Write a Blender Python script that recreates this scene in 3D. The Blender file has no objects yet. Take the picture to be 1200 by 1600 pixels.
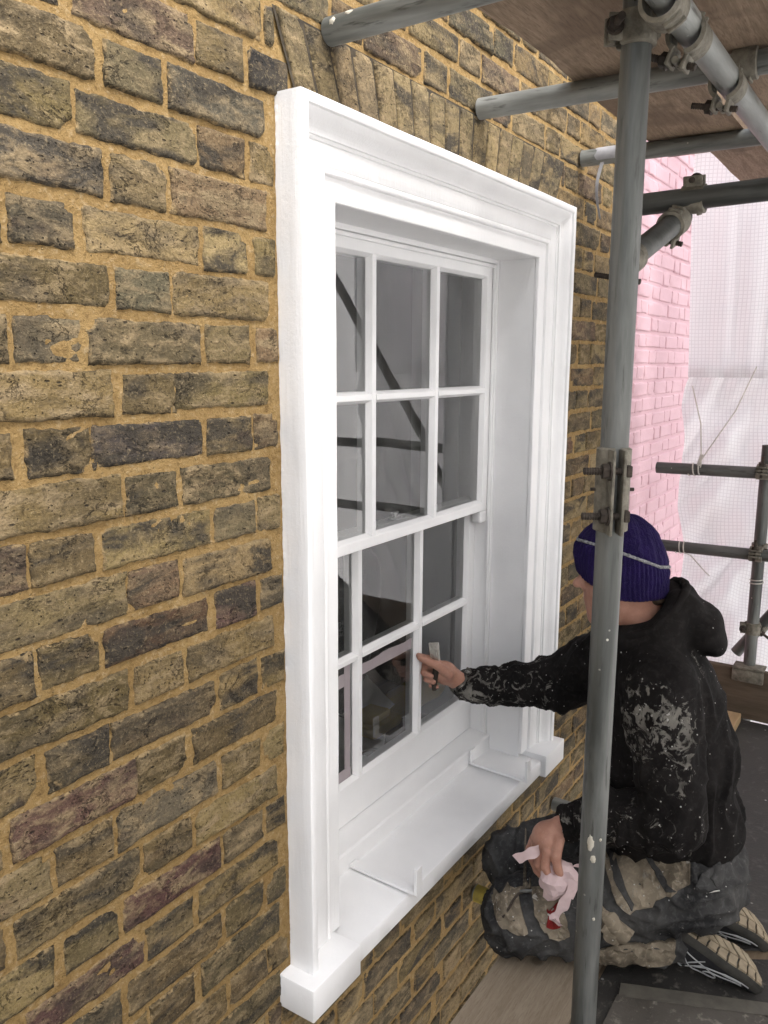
import bpy, bmesh, math, random
import numpy as np
from mathutils import Vector, Matrix, noise
from mathutils.bvhtree import BVHTree

random.seed(7)
SC = bpy.context.scene
COL = SC.collection
R = math.radians

# ------------------------------------------------------------------ camera
YAW, PITCH, ROLL = 0.5808, 0.18045, 0.0041
cam_data = bpy.data.cameras.new("camera")
cam_data.sensor_fit = 'VERTICAL'
cam_data.sensor_height = 24.0
cam_data.lens = 24.0 * 1287.85 / 1600.0
cam_data.clip_start = 0.02
cam_data.clip_end = 2000
cam = bpy.data.objects.new("camera", cam_data)
COL.objects.link(cam)
_F = Vector((math.cos(YAW) * math.cos(PITCH), math.sin(YAW) * math.cos(PITCH), -math.sin(PITCH)))
_Rt = Vector((math.sin(YAW), -math.cos(YAW), 0))
_U = _Rt.cross(_F)
_R2 = math.cos(ROLL) * _Rt + math.sin(ROLL) * _U
_U2 = -math.sin(ROLL) * _Rt + math.cos(ROLL) * _U
cam.matrix_world = Matrix(((_R2.x, _U2.x, -_F.x, 0), (_R2.y, _U2.y, -_F.y, -0.985), (_R2.z, _U2.z, -_F.z, 1.75), (0, 0, 0, 1)))
SC.camera = cam

# ------------------------------------------------------------------ sky, sun, exposure
world = bpy.data.worlds.new("World")
SC.world = world
world.use_nodes = True
wn = world.node_tree
bg = wn.nodes["Background"]
sky = wn.nodes.new("ShaderNodeTexSky")
sky.sky_type = 'NISHITA'
sky.sun_disc = False
SUN_EL, SUN_AZ = R(50), R(192)          # overcast: a broad, soft sun behind the scaffold sheeting
sky.sun_elevation = SUN_EL
sky.sun_rotation = SUN_AZ
sky.air_density = 1.0
sky.dust_density = 5.0
sky.ozone_density = 0.6
hsv = wn.nodes.new("ShaderNodeHueSaturation")
hsv.inputs["Saturation"].default_value = 0.45
wn.links.new(sky.outputs[0], hsv.inputs["Color"])
wn.links.new(hsv.outputs[0], bg.inputs[0])
bg.inputs[1].default_value = 0.15
sun_data = bpy.data.lights.new("sun", 'SUN')
sun_data.energy = 1.25
sun_data.angle = R(40)
sun_data.color = (1.0, 0.995, 0.985)
sun = bpy.data.objects.new("sun", sun_data)
COL.objects.link(sun)
# the sky's sun_rotation runs clockwise from +Y
sdir = Vector((math.sin(SUN_AZ) * math.cos(SUN_EL), math.cos(SUN_AZ) * math.cos(SUN_EL), math.sin(SUN_EL)))
sun.rotation_euler = sdir.to_track_quat('Z', 'Y').to_euler()
sun.location = (0, -6, 8)
SC.view_settings.view_transform = 'Standard'
SC.view_settings.look = 'None'
SC.view_settings.gamma = 1.0
SC.view_settings.use_curve_mapping = False
SC.view_settings.exposure = 1.74
SC.render.engine = 'CYCLES'
SC.cycles.use_denoising = True
SC.cycles.max_bounces = 12
SC.cycles.diffuse_bounces = 6
SC.cycles.transmission_bounces = 8
SC.cycles.transparent_max_bounces = 12
SC.cycles.caustics_reflective = False
SC.cycles.caustics_refractive = False

# ------------------------------------------------------------------ helpers
def link(o, parent=None):
    COL.objects.link(o)
    if parent is not None:
        o.parent = parent
        o.matrix_parent_inverse = Matrix.Translation(world_loc(parent)).inverted()
    return o

def world_loc(o):
    # every Empty and mesh in this scene is only translated, never rotated or scaled
    return o.location.copy()

def tag(o, label=None, cat=None, group=None, kind=None):
    if label: o["label"] = label
    if cat: o["category"] = cat
    if group: o["group"] = group
    if kind: o["kind"] = kind
    return o

def empty(name, loc, label, cat, group=None):
    o = bpy.data.objects.new(name, None)
    o.empty_display_size = 0.05
    o.location = loc
    COL.objects.link(o)
    return tag(o, label, cat, group, "thing")

def mesh(name, verts, faces, mat=None, parent=None, smooth=False, origin=None):
    me = bpy.data.meshes.new(name)
    if origin is not None:
        ox, oy, oz = origin
        verts = [(v[0] - ox, v[1] - oy, v[2] - oz) for v in verts]
    me.from_pydata([tuple(v) for v in verts], [], [tuple(f) for f in faces])
    if mat is not None: me.materials.append(mat)
    if smooth:
        me.polygons.foreach_set("use_smooth", [True] * len(me.polygons))
    me.update()
    o = bpy.data.objects.new(name, me)
    if origin is not None: o.location = origin
    return link(o, parent)

class MB:
    """collects verts and faces of one mesh"""
    def __init__(s): s.v = []; s.f = []
    def add(s, vs, fs):
        n = len(s.v); s.v += [tuple(v) for v in vs]; s.f += [tuple(i + n for i in f) for f in fs]; return s
    def box(s, x0, x1, y0, y1, z0, z1):
        return s.add([(x0,y0,z0),(x1,y0,z0),(x1,y1,z0),(x0,y1,z0),(x0,y0,z1),(x1,y0,z1),(x1,y1,z1),(x0,y1,z1)],
              [(0,3,2,1),(4,5,6,7),(0,1,5,4),(1,2,6,5),(2,3,7,6),(3,0,4,7)])
    def bbox(s, x0, x1, y0, y1, z0, z1, b=0.003):
        """box with chamfered edges"""
        bm = bmesh.new()
        bmesh.ops.create_cube(bm, size=1.0)
        for v in bm.verts:
            v.co = Vector(((x0+x1)/2 + v.co.x*(x1-x0), (y0+y1)/2 + v.co.y*(y1-y0), (z0+z1)/2 + v.co.z*(z1-z0)))
        bmesh.ops.bevel(bm, geom=list(bm.edges), offset=b, segments=2, affect='EDGES', profile=0.5)
        return s.bm(bm)
    def bm(s, bm, M=None):
        bm.verts.index_update()
        vs = [(M @ v.co if M else v.co) for v in bm.verts]
        fs = [[v.index for v in f.verts] for f in bm.faces]
        bm.free()
        return s.add(vs, fs)
    def obox(s, c, ax, ay, az, sx, sy, sz, b=0.0):
        """oriented box: centre, unit axes, full sizes"""
        bm = bmesh.new(); bmesh.ops.create_cube(bm, size=1.0)
        for v in bm.verts: v.co = Vector((v.co.x*sx, v.co.y*sy, v.co.z*sz))
        if b: bmesh.ops.bevel(bm, geom=list(bm.edges), offset=b, segments=2, affect='EDGES', profile=0.5)
        ax, ay, az, c = Vector(ax), Vector(ay), Vector(az), Vector(c)
        M = Matrix(((ax.x,ay.x,az.x,c.x),(ax.y,ay.y,az.y,c.y),(ax.z,ay.z,az.z,c.z),(0,0,0,1)))
        return s.bm(bm, M)
    def tube(s, p0, p1, r, n=20, inner=None, r1=None, cap=True):
        """cylinder, hollow ended if inner given"""
        p0, p1 = Vector(p0), Vector(p1); d = (p1 - p0).normalized()
        a = d.orthogonal().normalized(); b = d.cross(a)
        r1 = r if r1 is None else r1
        ring = lambda p, rr: [p + (a*math.cos(2*math.pi*k/n) + b*math.sin(2*math.pi*k/n))*rr for k in range(n)]
        vs = ring(p0, r) + ring(p1, r1)
        fs = [(k, (k+1) % n, n + (k+1) % n, n + k) for k in range(n)]
        if inner:
            dd = min(0.12, (p1-p0).length*0.4)
            vs += ring(p0, inner) + ring(p1, inner) + ring(p0 + d*dd, inner) + ring(p1 - d*dd, inner)
            for k in range(n):
                k2 = (k+1) % n
                fs += [(k2, k, 2*n+k, 2*n+k2), (n+k, n+k2, 3*n+k2, 3*n+k), (2*n+k2, 2*n+k, 4*n+k, 4*n+k2), (3*n+k, 3*n+k2, 5*n+k2, 5*n+k)]
            fs += [tuple(4*n+k for k in range(n))[::-1], tuple(5*n+k for k in range(n))]
        elif cap:
            fs += [tuple(range(n))[::-1], tuple(n+k for k in range(n))]
        return s.add(vs, fs)
    def poly_tube(s, pts, r, n=8):
        pts = [Vector(p) for p in pts]; m = len(pts); vs = []; prev = None
        for i, p in enumerate(pts):
            d = (pts[min(i+1, m-1)] - pts[max(i-1, 0)]).normalized()
            a = d.orthogonal().normalized() if prev is None else (prev - d*prev.dot(d)).normalized()
            prev = a; b = d.cross(a)
            rr = r[i] if isinstance(r, (list, tuple)) else r
            vs += [p + (a*math.cos(2*math.pi*k/n) + b*math.sin(2*math.pi*k/n))*rr for k in range(n)]
        fs = [(i*n+k, i*n+(k+1) % n, (i+1)*n+(k+1) % n, (i+1)*n+k) for i in range(m-1) for k in range(n)]
        fs += [tuple(range(n))[::-1], tuple((m-1)*n+k for k in range(n))]
        return s.add(vs, fs)
    def prism(s, outline, y0, y1, axis='y'):
        """outline of (x,z) pairs extruded along y"""
        n = len(outline)
        vs = [(x, y0, z) for x, z in outline] + [(x, y1, z) for x, z in outline]
        fs = [tuple(range(n)), tuple(range(2*n-1, n-1, -1))] + [(k, n+k, n+(k+1) % n, (k+1) % n) for k in range(n)]
        return s.add(vs, fs)
    def build(s, name, mat, parent=None, smooth=False, fix=True):
        me = bpy.data.meshes.new(name)
        me.from_pydata(s.v, [], s.f)
        if fix:
            bm = bmesh.new(); bm.from_mesh(me); bmesh.ops.recalc_face_normals(bm, faces=bm.faces); bm.to_mesh(me); bm.free()
        if mat is not None: me.materials.append(mat)
        if smooth:
            me.polygons.foreach_set("use_smooth", [True]*len(me.polygons))
            try: me.set_sharp_from_angle(angle=R(40))
            except Exception: pass
        me.update()
        return link(bpy.data.objects.new(name, me), parent)

def fbm(x, y, z, o=3, s=1.0):
    return noise.fractal(Vector((x*s, y*s, z*s)), 1.0, 2.0, o)

# ------------------------------------------------------------------ material helpers
class NT:
    def __init__(s, name):
        s.m = bpy.data.materials.new(name); s.m.use_nodes = True
        s.t = s.m.node_tree; s.p = s.t.nodes["Principled BSDF"]; s.out = s.t.nodes["Material Output"]
        s.co = None
    def n(s, typ, **kw):
        nd = s.t.nodes.new(typ)
        for k, v in kw.items():
            if k in nd.inputs.keys() if isinstance(k, str) else False: pass
            setattr(nd, k, v)
        return nd
    def l(s, a, b): s.t.links.new(a, b)
    def pos(s, scale=(1, 1, 1), offset=None):
        g = s.n("ShaderNodeNewGeometry")
        mp = s.n("ShaderNodeMapping"); s.l(g.outputs["Position"], mp.inputs["Vector"])
        mp.inputs["Scale"].default_value = scale
        if offset: mp.inputs["Location"].default_value = offset
        return mp.outputs[0]
    def noise(s, scale, detail=4, rough=0.55, dist=0.0, vec=None, out=0):
        nd = s.n("ShaderNodeTexNoise")
        nd.inputs["Scale"].default_value = scale; nd.inputs["Detail"].default_value = detail
        nd.inputs["Roughness"].default_value = rough; nd.inputs["Distortion"].default_value = dist
        if vec is None:
            if s.co is None: s.co = s.pos()
            vec = s.co
        s.l(vec, nd.inputs["Vector"])
        return nd.outputs[out]
    def voro(s, scale, vec=None, feature='F1', out="Distance", rnd=1.0):
        nd = s.n("ShaderNodeTexVoronoi"); nd.feature = feature
        nd.inputs["Scale"].default_value = scale
        nd.inputs["Randomness"].default_value = rnd
        if vec is None:
            if s.co is None: s.co = s.pos()
            vec = s.co
        s.l(vec, nd.inputs["Vector"])
        return nd.outputs[out]
    def ramp(s, fac, stops, interp='LINEAR'):
        nd = s.n("ShaderNodeValToRGB"); nd.color_ramp.interpolation = interp
        e = nd.color_ramp.elements
        while len(e) < len(stops): e.new(0.5)
        for i, (p, c) in enumerate(stops):
            e[i].position = p; e[i].color = (c, c, c, 1) if not isinstance(c, (tuple, list)) else (*c[:3], 1)
        s.l(fac, nd.inputs[0]); return nd.outputs[0]
    def mix(s, fac, a, b, mode='MIX'):
        nd = s.n("ShaderNodeMix"); nd.data_type = 'RGBA'; nd.blend_type = mode
        def put(sock, v):
            if hasattr(v, "is_linked"): s.l(v, sock)
            elif isinstance(v, (tuple, list)): sock.default_value = (*v[:3], 1)
            else: sock.default_value = v
        put(nd.inputs[0], fac); put(nd.inputs[6], a); put(nd.inputs[7], b)
        return nd.outputs[2]
    def math(s, op, a, b=0.5, c=None):
        nd = s.n("ShaderNodeMath"); nd.operation = op
        for i, v in enumerate((a, b) if c is None else (a, b, c)):
            if hasattr(v, "is_linked"): s.l(v, nd.inputs[i])
            else: nd.inputs[i].default_value = v
        return nd.outputs[0]
    def attr(s, name, out="Color"):
        nd = s.n("ShaderNodeAttribute"); nd.attribute_name = name; return nd.outputs[out]
    def bump(s, h, strength=0.5, dist=0.002, normal=None):
        nd = s.n("ShaderNodeBump"); nd.inputs["Strength"].default_value = strength; nd.inputs["Distance"].default_value = dist
        s.l(h, nd.inputs["Height"])
        if normal is not None: s.l(normal, nd.inputs["Normal"])
        return nd.outputs[0]
    def set(s, col=None, rough=None, normal=None, metal=None, spec=None):
        p = s.p
        for key, v in (("Base Color", col), ("Roughness", rough), ("Normal", normal), ("Metallic", metal), ("Specular IOR Level", spec)):
            if v is None: continue
            if hasattr(v, "is_linked"): s.l(v, p.inputs[key])
            elif isinstance(v, (tuple, list)): p.inputs[key].default_value = (*v[:3], 1)
            else: p.inputs[key].default_value = v
        return s.m

M = {}

def m_brick():
    t = NT("stock_brick")
    tint = t.attr("tint"); rnd = t.attr("tint", "Alpha")
    off = t.n("ShaderNodeCombineXYZ"); 
    big = t.math('MULTIPLY', rnd, 37.0)
    t.l(big, off.inputs[0]); t.l(big, off.inputs[2])
    g = t.n("ShaderNodeNewGeometry"); va = t.n("ShaderNodeVectorMath"); va.operation = 'ADD'
    t.l(g.outputs["Position"], va.inputs[0]); t.l(off.outputs[0], va.inputs[1])
    t.co = va.outputs[0]
    mp = t.n("ShaderNodeMapping"); t.l(va.outputs[0], mp.inputs[0]); mp.inputs["Scale"].default_value = (0.6, 1, 1.5)
    st = mp.outputs[0]
    n1 = t.noise(11, 5, 0.6, 0.6, st); n2 = t.noise(26, 5, 0.65, 0.4, st); n3 = t.noise(95, 4, 0.7); n4 = t.noise(330, 2, 0.6)
    c = t.mix(t.math('MULTIPLY', t.ramp(n2, [(0.46, 0.0), (0.62, 0.95)]), t.math('MULTIPLY_ADD', rnd, -0.75, 1.05)), tint, (0.275, 0.205, 0.115))            # pale buff patches
    c = t.mix(t.math('MINIMUM', t.math('MULTIPLY', t.ramp(n1, [(0.46, 0.0), (0.61, 0.85)]), t.math('MULTIPLY_ADD', rnd, 1.15, 0.35)), 0.92), c, (0.040, 0.035, 0.028))               # soot
    n5 = t.noise(8, 3, 0.5, 0.2, st, )
    c = t.mix(t.ramp(n5, [(0.62, 0.0), (0.74, 0.35)]), c, (0.105, 0.058, 0.042))              # red-purple burn
    c = t.mix(t.ramp(n3, [(0.25, 0.55), (0.5, 0.0), (1, 0)]), c, (0.030, 0.025, 0.019))       # grain dark
    c = t.mix(t.ramp(n3, [(0.56, 0.0), (0.78, 0.55)]), c, (0.33, 0.255, 0.15))                 # grain light
    ed = t.attr("edge", "Fac")
    c = t.mix(t.math('MULTIPLY', ed, t.ramp(n2, [(0.3, 0.75), (0.7, 0.0)])), c, (0.045, 0.037, 0.026))
    lime = t.math('MULTIPLY', t.ramp(ed, [(0.25, 0.0), (0.7, 1.0)]), t.ramp(t.noise(46, 4, 0.65, 0.4), [(0.50, 0.0), (0.60, 0.85)]))
    c = t.mix(lime, c, (0.30, 0.215, 0.11))
    n6 = t.noise(210, 3, 0.7)
    c = t.mix(t.ramp(n6, [(0.30, 0.6), (0.45, 0.0)]), c, (0.035, 0.03, 0.022))
    c = t.mix(t.ramp(n6, [(0.58, 0.0), (0.72, 0.5)]), c, (0.35, 0.275, 0.165))
    # pits and creases
    v = t.voro(135); vr = t.noise(40, 2)
    pit = t.math('MULTIPLY', t.ramp(v, [(0.10, 1.0), (0.22, 0.0)]), t.ramp(vr, [(0.48, 0.0), (0.55, 1.0)]))
    v2 = t.voro(52, vec=st); vr2 = t.noise(19, 2)
    pit2 = t.math('MULTIPLY', t.ramp(v2, [(0.08, 1.0), (0.15, 0.0)]), t.ramp(vr2, [(0.51, 0.0), (0.57, 1.0)]))
    pit = t.math('MAXIMUM', pit, pit2)
    mp2 = t.n("ShaderNodeMapping"); t.l(va.outputs[0], mp2.inputs[0]); mp2.inputs["Scale"].default_value = (1.0, 1, 1.7); mp2.inputs["Rotation"].default_value = (0, 0.35, 0)
    cr = t.noise(12, 7, 0.70, 0.5, mp2.outputs[0])
    crack = t.ramp(t.math('ABSOLUTE', t.math('SUBTRACT', cr, 0.5)), [(0.0, 1.0), (0.009, 0.0)])
    crack = t.math('MULTIPLY', crack, t.ramp(t.noise(13, 2), [(0.50, 0.0), (0.57, 1.0)]))
    hole = t.math('MAXIMUM', pit, crack)
    c = t.mix(t.math('MULTIPLY', hole, 0.85), c, (0.022, 0.018, 0.014))
    hgt = t.math('ADD', t.math('MULTIPLY', n3, 0.75), t.math('MULTIPLY', n6, 0.42))
    hgt = t.math('ADD', hgt, t.math('MULTIPLY', n2, 0.8))
    hgt = t.math('SUBTRACT', hgt, t.math('MULTIPLY', hole, 0.9))
    return t.set(c, 0.9, t.bump(hgt, 0.9, 0.007), spec=0.2)
M['brick'] = m_brick()

def m_mortar():
    t = NT("sand_mortar")
    n1 = t.noise(9, 4); n2 = t.noise(95, 5, 0.75); n3 = t.noise(260, 2, 0.6)
    c = t.ramp(n1, [(0.3, (0.220, 0.140, 0.055)), (0.7, (0.305, 0.206, 0.087))])
    c = t.mix(t.ramp(n2, [(0.54, 0.0), (0.68, 0.85)]), c, (0.37, 0.28, 0.16))
    c = t.mix(t.ramp(n2, [(0.30, 0.8), (0.46, 0.0)]), c, (0.105, 0.062, 0.025))
    v = t.voro(110); vr = t.noise(60, 1)
    grit = t.math('MULTIPLY', t.ramp(v, [(0.08, 1.0), (0.2, 0.0)]), t.ramp(vr, [(0.58, 0.0), (0.64, 1.0)]))
    c = t.mix(grit, c, (0.45, 0.33, 0.17))
    h = t.math('ADD', t.math('MULTIPLY', n2, 0.8), t.math('MULTIPLY', n3, 0.4))
    h = t.math('ADD', h, t.math('MULTIPLY', grit, 0.8))
    return t.set(c, 0.95, t.bump(h, 1.0, 0.006), spec=0.15)
M['mortar'] = m_mortar()

def m_pink():
    t = NT("pink_masonry_paint")
    n1 = t.noise(5, 3); n2 = t.noise(70, 4, 0.7)
    c = t.ramp(n1, [(0.3, (0.60, 0.385, 0.425)), (0.7, (0.66, 0.44, 0.48))])
    c = t.mix(t.ramp(n2, [(0.66, 0.0), (0.8, 0.25)]), c, (0.44, 0.28, 0.31))
    return t.set(c, 0.6, t.bump(n2, 0.5, 0.004), spec=0.3)
M['pink'] = m_pink()

def m_white(name="white_gloss_paint", base=(0.85, 0.85, 0.85), rough=0.42, dirt=0.11, bumpy=0.30):
    t = NT(name)
    n1 = t.noise(4, 3); st = t.pos((90, 90, 4)); st2 = t.pos((4, 90, 90)); n2 = t.math('ADD', t.noise(2.2, 3, 0.6, 0, st), t.math('MULTIPLY', t.noise(2.2, 3, 0.6, 0, st2), 0.6)); n3 = t.noise(60, 3, 0.6)
    dk = tuple(x*(1-dirt) for x in base)
    c = t.ramp(n1, [(0.3, dk), (0.65, base)])
    spots = t.math('MULTIPLY', t.ramp(t.voro(55), [(0.03, 1.0), (0.06, 0.0)]), t.ramp(t.noise(14, 1), [(0.6, 0.0), (0.66, 0.6)]))
    c = t.mix(spots, c, (0.42, 0.39, 0.34))
    h = t.math('ADD', t.math('MULTIPLY', n2, 0.6), t.math('MULTIPLY', n3, 0.5))
    r = t.ramp(n1, [(0.3, rough), (0.7, rough+0.12)])
    return t.set(c, r, t.bump(h, bumpy, 0.004), spec=0.45)
M['white'] = m_white()
M['sash_white'] = m_white("white_sash_paint", (0.84, 0.84, 0.84), 0.36, 0.08, 0.24)

def m_glass():
    t = NT("window_glass")
    t.t.nodes.remove(t.p)
    tr = t.n("ShaderNodeBsdfTransparent"); tr.inputs[0].default_value = (0.90, 0.92, 0.91, 1)
    gl = t.n("ShaderNodeBsdfGlossy"); gl.inputs["Roughness"].default_value = 0.012; gl.inputs[0].default_value = (1, 1, 1, 1)
    fr = t.n("ShaderNodeFresnel"); fr.inputs[0].default_value = 1.52
    # both faces of a pane reflect: double the single-surface value
    f2 = t.math('MINIMUM', t.math('MULTIPLY', fr.outputs[0], 1.95), 1.0)
    nb = t.bump(t.noise(5, 1, 0.4), 0.10, 0.004)
    t.l(nb, gl.inputs["Normal"])
    mx = t.n("ShaderNodeMixShader"); t.l(f2, mx.inputs[0]); t.l(tr.outputs[0], mx.inputs[1]); t.l(gl.outputs[0], mx.inputs[2])
    dd = t.n("ShaderNodeBsdfDiffuse"); dd.inputs[0].default_value = (0.6, 0.6, 0.58, 1)
    sm = t.noise(7, 5, 0.65, 1.2, t.pos((1, 1, 0.45)))
    m3 = t.n("ShaderNodeMixShader"); t.l(t.ramp(sm, [(0.42, 0.012), (0.62, 0.075)]), m3.inputs[0]); t.l(mx.outputs[0], m3.inputs[1]); t.l(dd.outputs[0], m3.inputs[2])
    t.l(m3.outputs[0], t.out.inputs[0])
    return t.m
M['glass'] = m_glass()

def m_galv(name="galvanised_steel", tone=1.0, axis=(1, 1, 1)):
    t = NT(name)
    st = t.pos(axis)
    n1 = t.noise(16, 5, 0.65, 0.3, st); n2 = t.noise(70, 4, 0.6, 0, st); n3 = t.noise(6, 3)
    k = tone
    c = t.ramp(n1, [(0.36, (0.13*k, 0.138*k, 0.128*k)), (0.5, (0.235*k, 0.245*k, 0.23*k)), (0.64, (0.36*k, 0.37*k, 0.35*k))])
    c = t.mix(t.ramp(n3, [(0.5, 0.0), (0.7, 0.5)]), c, (0.20*k, 0.20*k, 0.185*k))
    c = t.mix(t.ramp(n2, [(0.60, 0.0), (0.68, 0.7)]), c, (0.045, 0.045, 0.04))
    v = t.math('MULTIPLY', t.ramp(t.voro(38), [(0.06, 1.0), (0.11, 0.0)]), t.ramp(t.noise(7, 1), [(0.60, 0.0), (0.66, 1.0)]))
    c = t.mix(v, c, (0.62, 0.60, 0.53))                                                        # flecks of plaster
    h = t.math('ADD', n2, t.math('MULTIPLY', v, 1.5))
    return t.set(c, t.ramp(n1, [(0.3, 0.42), (0.7, 0.6)]), t.bump(h, 0.22, 0.003), metal=0.35, spec=0.5)
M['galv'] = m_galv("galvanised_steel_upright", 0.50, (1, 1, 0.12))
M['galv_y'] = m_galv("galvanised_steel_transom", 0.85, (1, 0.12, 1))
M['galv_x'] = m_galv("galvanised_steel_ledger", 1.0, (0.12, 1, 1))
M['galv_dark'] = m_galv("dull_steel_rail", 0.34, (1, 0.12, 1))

def m_simple(name, c0, c1, scale=20, rough=0.8, bump=0.3, dist=0.003, metal=0.0, spec=0.3, stretch=(1, 1, 1)):
    t = NT(name)
    v = t.pos(stretch)
    n = t.noise(scale, 5, 0.62, 0.2, v); n2 = t.noise(scale*6, 3, 0.6, 0, v)
    c = t.ramp(n, [(0.3, c0), (0.7, c1)])
    return t.set(c, rough, t.bump(t.math('ADD', n, t.math('MULTIPLY', n2, 0.6)), bump, dist), metal=metal, spec=spec)
M['coupler'] = m_simple("weathered_coupler_steel", (0.10, 0.092, 0.072), (0.26, 0.24, 0.195), 45, 0.7, 0.5, 0.004, 0.25)
M['bolt'] = m_simple("rusty_bolt_steel", (0.022, 0.018, 0.015), (0.075, 0.06, 0.048), 60, 0.65, 0.5, 0.003, 0.4)
# ------------------------------------------------------------------ ground far below the scaffold
gm = m_simple("street_paving", (0.10, 0.10, 0.095), (0.20, 0.195, 0.185), 3, 0.9, 0.3, 0.01)
g = mesh("ground", [(-300, -300, -2.6), (300, -300, -2.6), (300, 300, -2.6), (-300, 300, -2.6)], [(0, 1, 2, 3)], gm)
tag(g, kind="structure")

# ------------------------------------------------------------------ brick wall
WX0, WX1, WZT, WZB = 1.158, 2.455, 2.205, 0.455       # outline of the window surround in the wall
PIT = 0.075
ROW0 = 1.777                                           # centre of a course with a header at x = 0.692
PAL = [((0.225, 0.172, 0.090), 5), ((0.185, 0.145, 0.082), 6), ((0.150, 0.125, 0.082), 4), ((0.200, 0.143, 0.092), 2.2),
       ((0.135, 0.100, 0.078), 1.2), ((0.270, 0.215, 0.125), 3.4), ((0.160, 0.100, 0.072), 0.7), ((0.115, 0.102, 0.080), 1.6)]
def pick():
    r = random.random()*sum(w for _, w in PAL)
    for c, w in PAL:
        r -= w
        if r <= 0: return (lambda k: tuple(x*k*q*random.uniform(0.97, 1.03) for x, q in zip(c, (1.03, .965, .82))))(random.uniform(0.62, 1.35)*0.74)
    return PAL[0][0]

def brick_geo(x0, x1, z0, z1, yf, nx, nz, seed, relief=1.0, shear=None, rough_edge=1.0, edge_w=0.0050):
    """front and sides of one hand-made brick: ragged outline, rolled arrises, uneven face.  y grows into the wall."""
    L, H = x1 - x0, z1 - z0
    us = sorted(set([0, .0035/L, .008/L, 1-.008/L, 1-.0035/L, 1] + [(.010 + (L-.02)*k/nx)/L for k in range(nx+1)]))
    ws = sorted(set([0, .0035/H, .008/H, 1-.008/H, 1-.0035/H, 1] + [(.010 + (H-.02)*k/nz)/H for k in range(nz+1)]))
    nu, nw = len(us), len(ws)
    V = []; E = []
    s = seed*3.17
    tilt = random.uniform(-.0016, .0016); tilt2 = random.uniform(-.0016, .0016)
    pr = random.uniform(-.0018, .0012)
    dish = random.uniform(-.001, .0015)
    ch = [random.uniform(0.0, 0.017)*(random.random() < .35) for _ in range(4)]     # knocked corners
    for w in ws:
        for u in us:
            x, z = x0 + u*L, z0 + w*H
            # ragged outline
            bx = noise.noise(Vector((s, z*55, 1.3))) * .0035 + noise.noise(Vector((s, z*190, 5.3))) * .0022
            bz = noise.noise(Vector((x*38, s, 7.7))) * .0035 + noise.noise(Vector((x*170, s, 3.1))) * .0022
            side = (1 - 2*u); sidew = (1 - 2*w)
            x += bx * abs(side)**3 * rough_edge * (1 if u < .5 else -1)
            z += bz * abs(sidew)**3 * rough_edge * (1 if w < .5 else -1)
            e = min(u*L, (1-u)*L, w*H, (1-w)*H)
            # knocked corners
            for q, (cu, cw) in enumerate(((0, 0), (1, 0), (0, 1), (1, 1))):
                d = math.hypot((u-cu)*L, (w-cw)*H)
                if ch[q] > .004: e = min(e, max(0.0, d - ch[q]))
            k = max(0.0, 1 - e/edge_w)
            roll = .0072*k*k*(0.75 + 0.5*noise.noise(Vector((x*45, z*45, s))))
            f = noise.fractal(Vector((x*16 + s, z*26, s)), 1.0, 2.1, 4)
            r = noise.noise(Vector((x*9 + z*7, z*20 - x*6, s + 4)))
            crease = max(0.0, 1 - abs(r)*9) * .0028 * max(0.0, noise.noise(Vector((x*7, z*7, s+9)))+.25)
            y = yf + pr + tilt*side + tilt2*sidew + roll + relief*(-f*.0019 + crease) + dish*(1-side*side)*(1-sidew*sidew)
            if shear: x = shear(x, z)
            V.append((x, y, z)); E.append(min(1.0, k*1.3))
    F = [(j*nu+i, j*nu+i+1, (j+1)*nu+i+1, (j+1)*nu+i) for j in range(nw-1) for i in range(nu-1)]
    # skirt back into the wall
    loop = [i for i in range(nu)] + [j*nu+nu-1 for j in range(1, nw)] + [(nw-1)*nu+i for i in range(nu-2, -1, -1)] + [j*nu for j in range(nw-2, 0, -1)]
    n0 = len(V)
    for i in loop:
        V.append((V[i][0], yf + .022, V[i][2])); E.append(1.0)
    m = len(loop)
    F += [(loop[k], n0+k, n0+(k+1) % m, loop[(k+1) % m]) for k in range(m)]
    return V, F, E

def brick_attrs(me, tints, edges):
    a = me.color_attributes.new("tint", 'FLOAT_COLOR', 'POINT')
    a.data.foreach_set("color", [c for t in tints for c in t])
    b = me.attributes.new("edge", 'FLOAT', 'POINT')
    b.data.foreach_set("value", edges)

def brick_obj(name, parent, geo, col, mat):
    V, F, E = geo
    c = (sum(v[0] for v in V)/len(V), V[0][1], sum(v[2] for v in V)/len(V))
    o = mesh(name, V, F, mat, parent, smooth=True, origin=c)
    rr = random.random()
    brick_attrs(o.data, [(*col, rr)]*len(V), E)
    return o

PXF = 1287.85
def px_size(x, y, z, w, h):
    q = Vector((x, y+.985, z-1.75)); d = q.dot(_F)
    if d < .15: return -1, 0, 0
    sx = 600 + PXF*q.dot(_R2)/d; sy = 800 - PXF*q.dot(_U2)/d
    vis = -60 < sx < 1260 and -60 < sy < 1660
    return (w*h/(d*d)*max(.12, (y+.985)/q.length) if vis else 0.0), sx, sy

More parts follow.
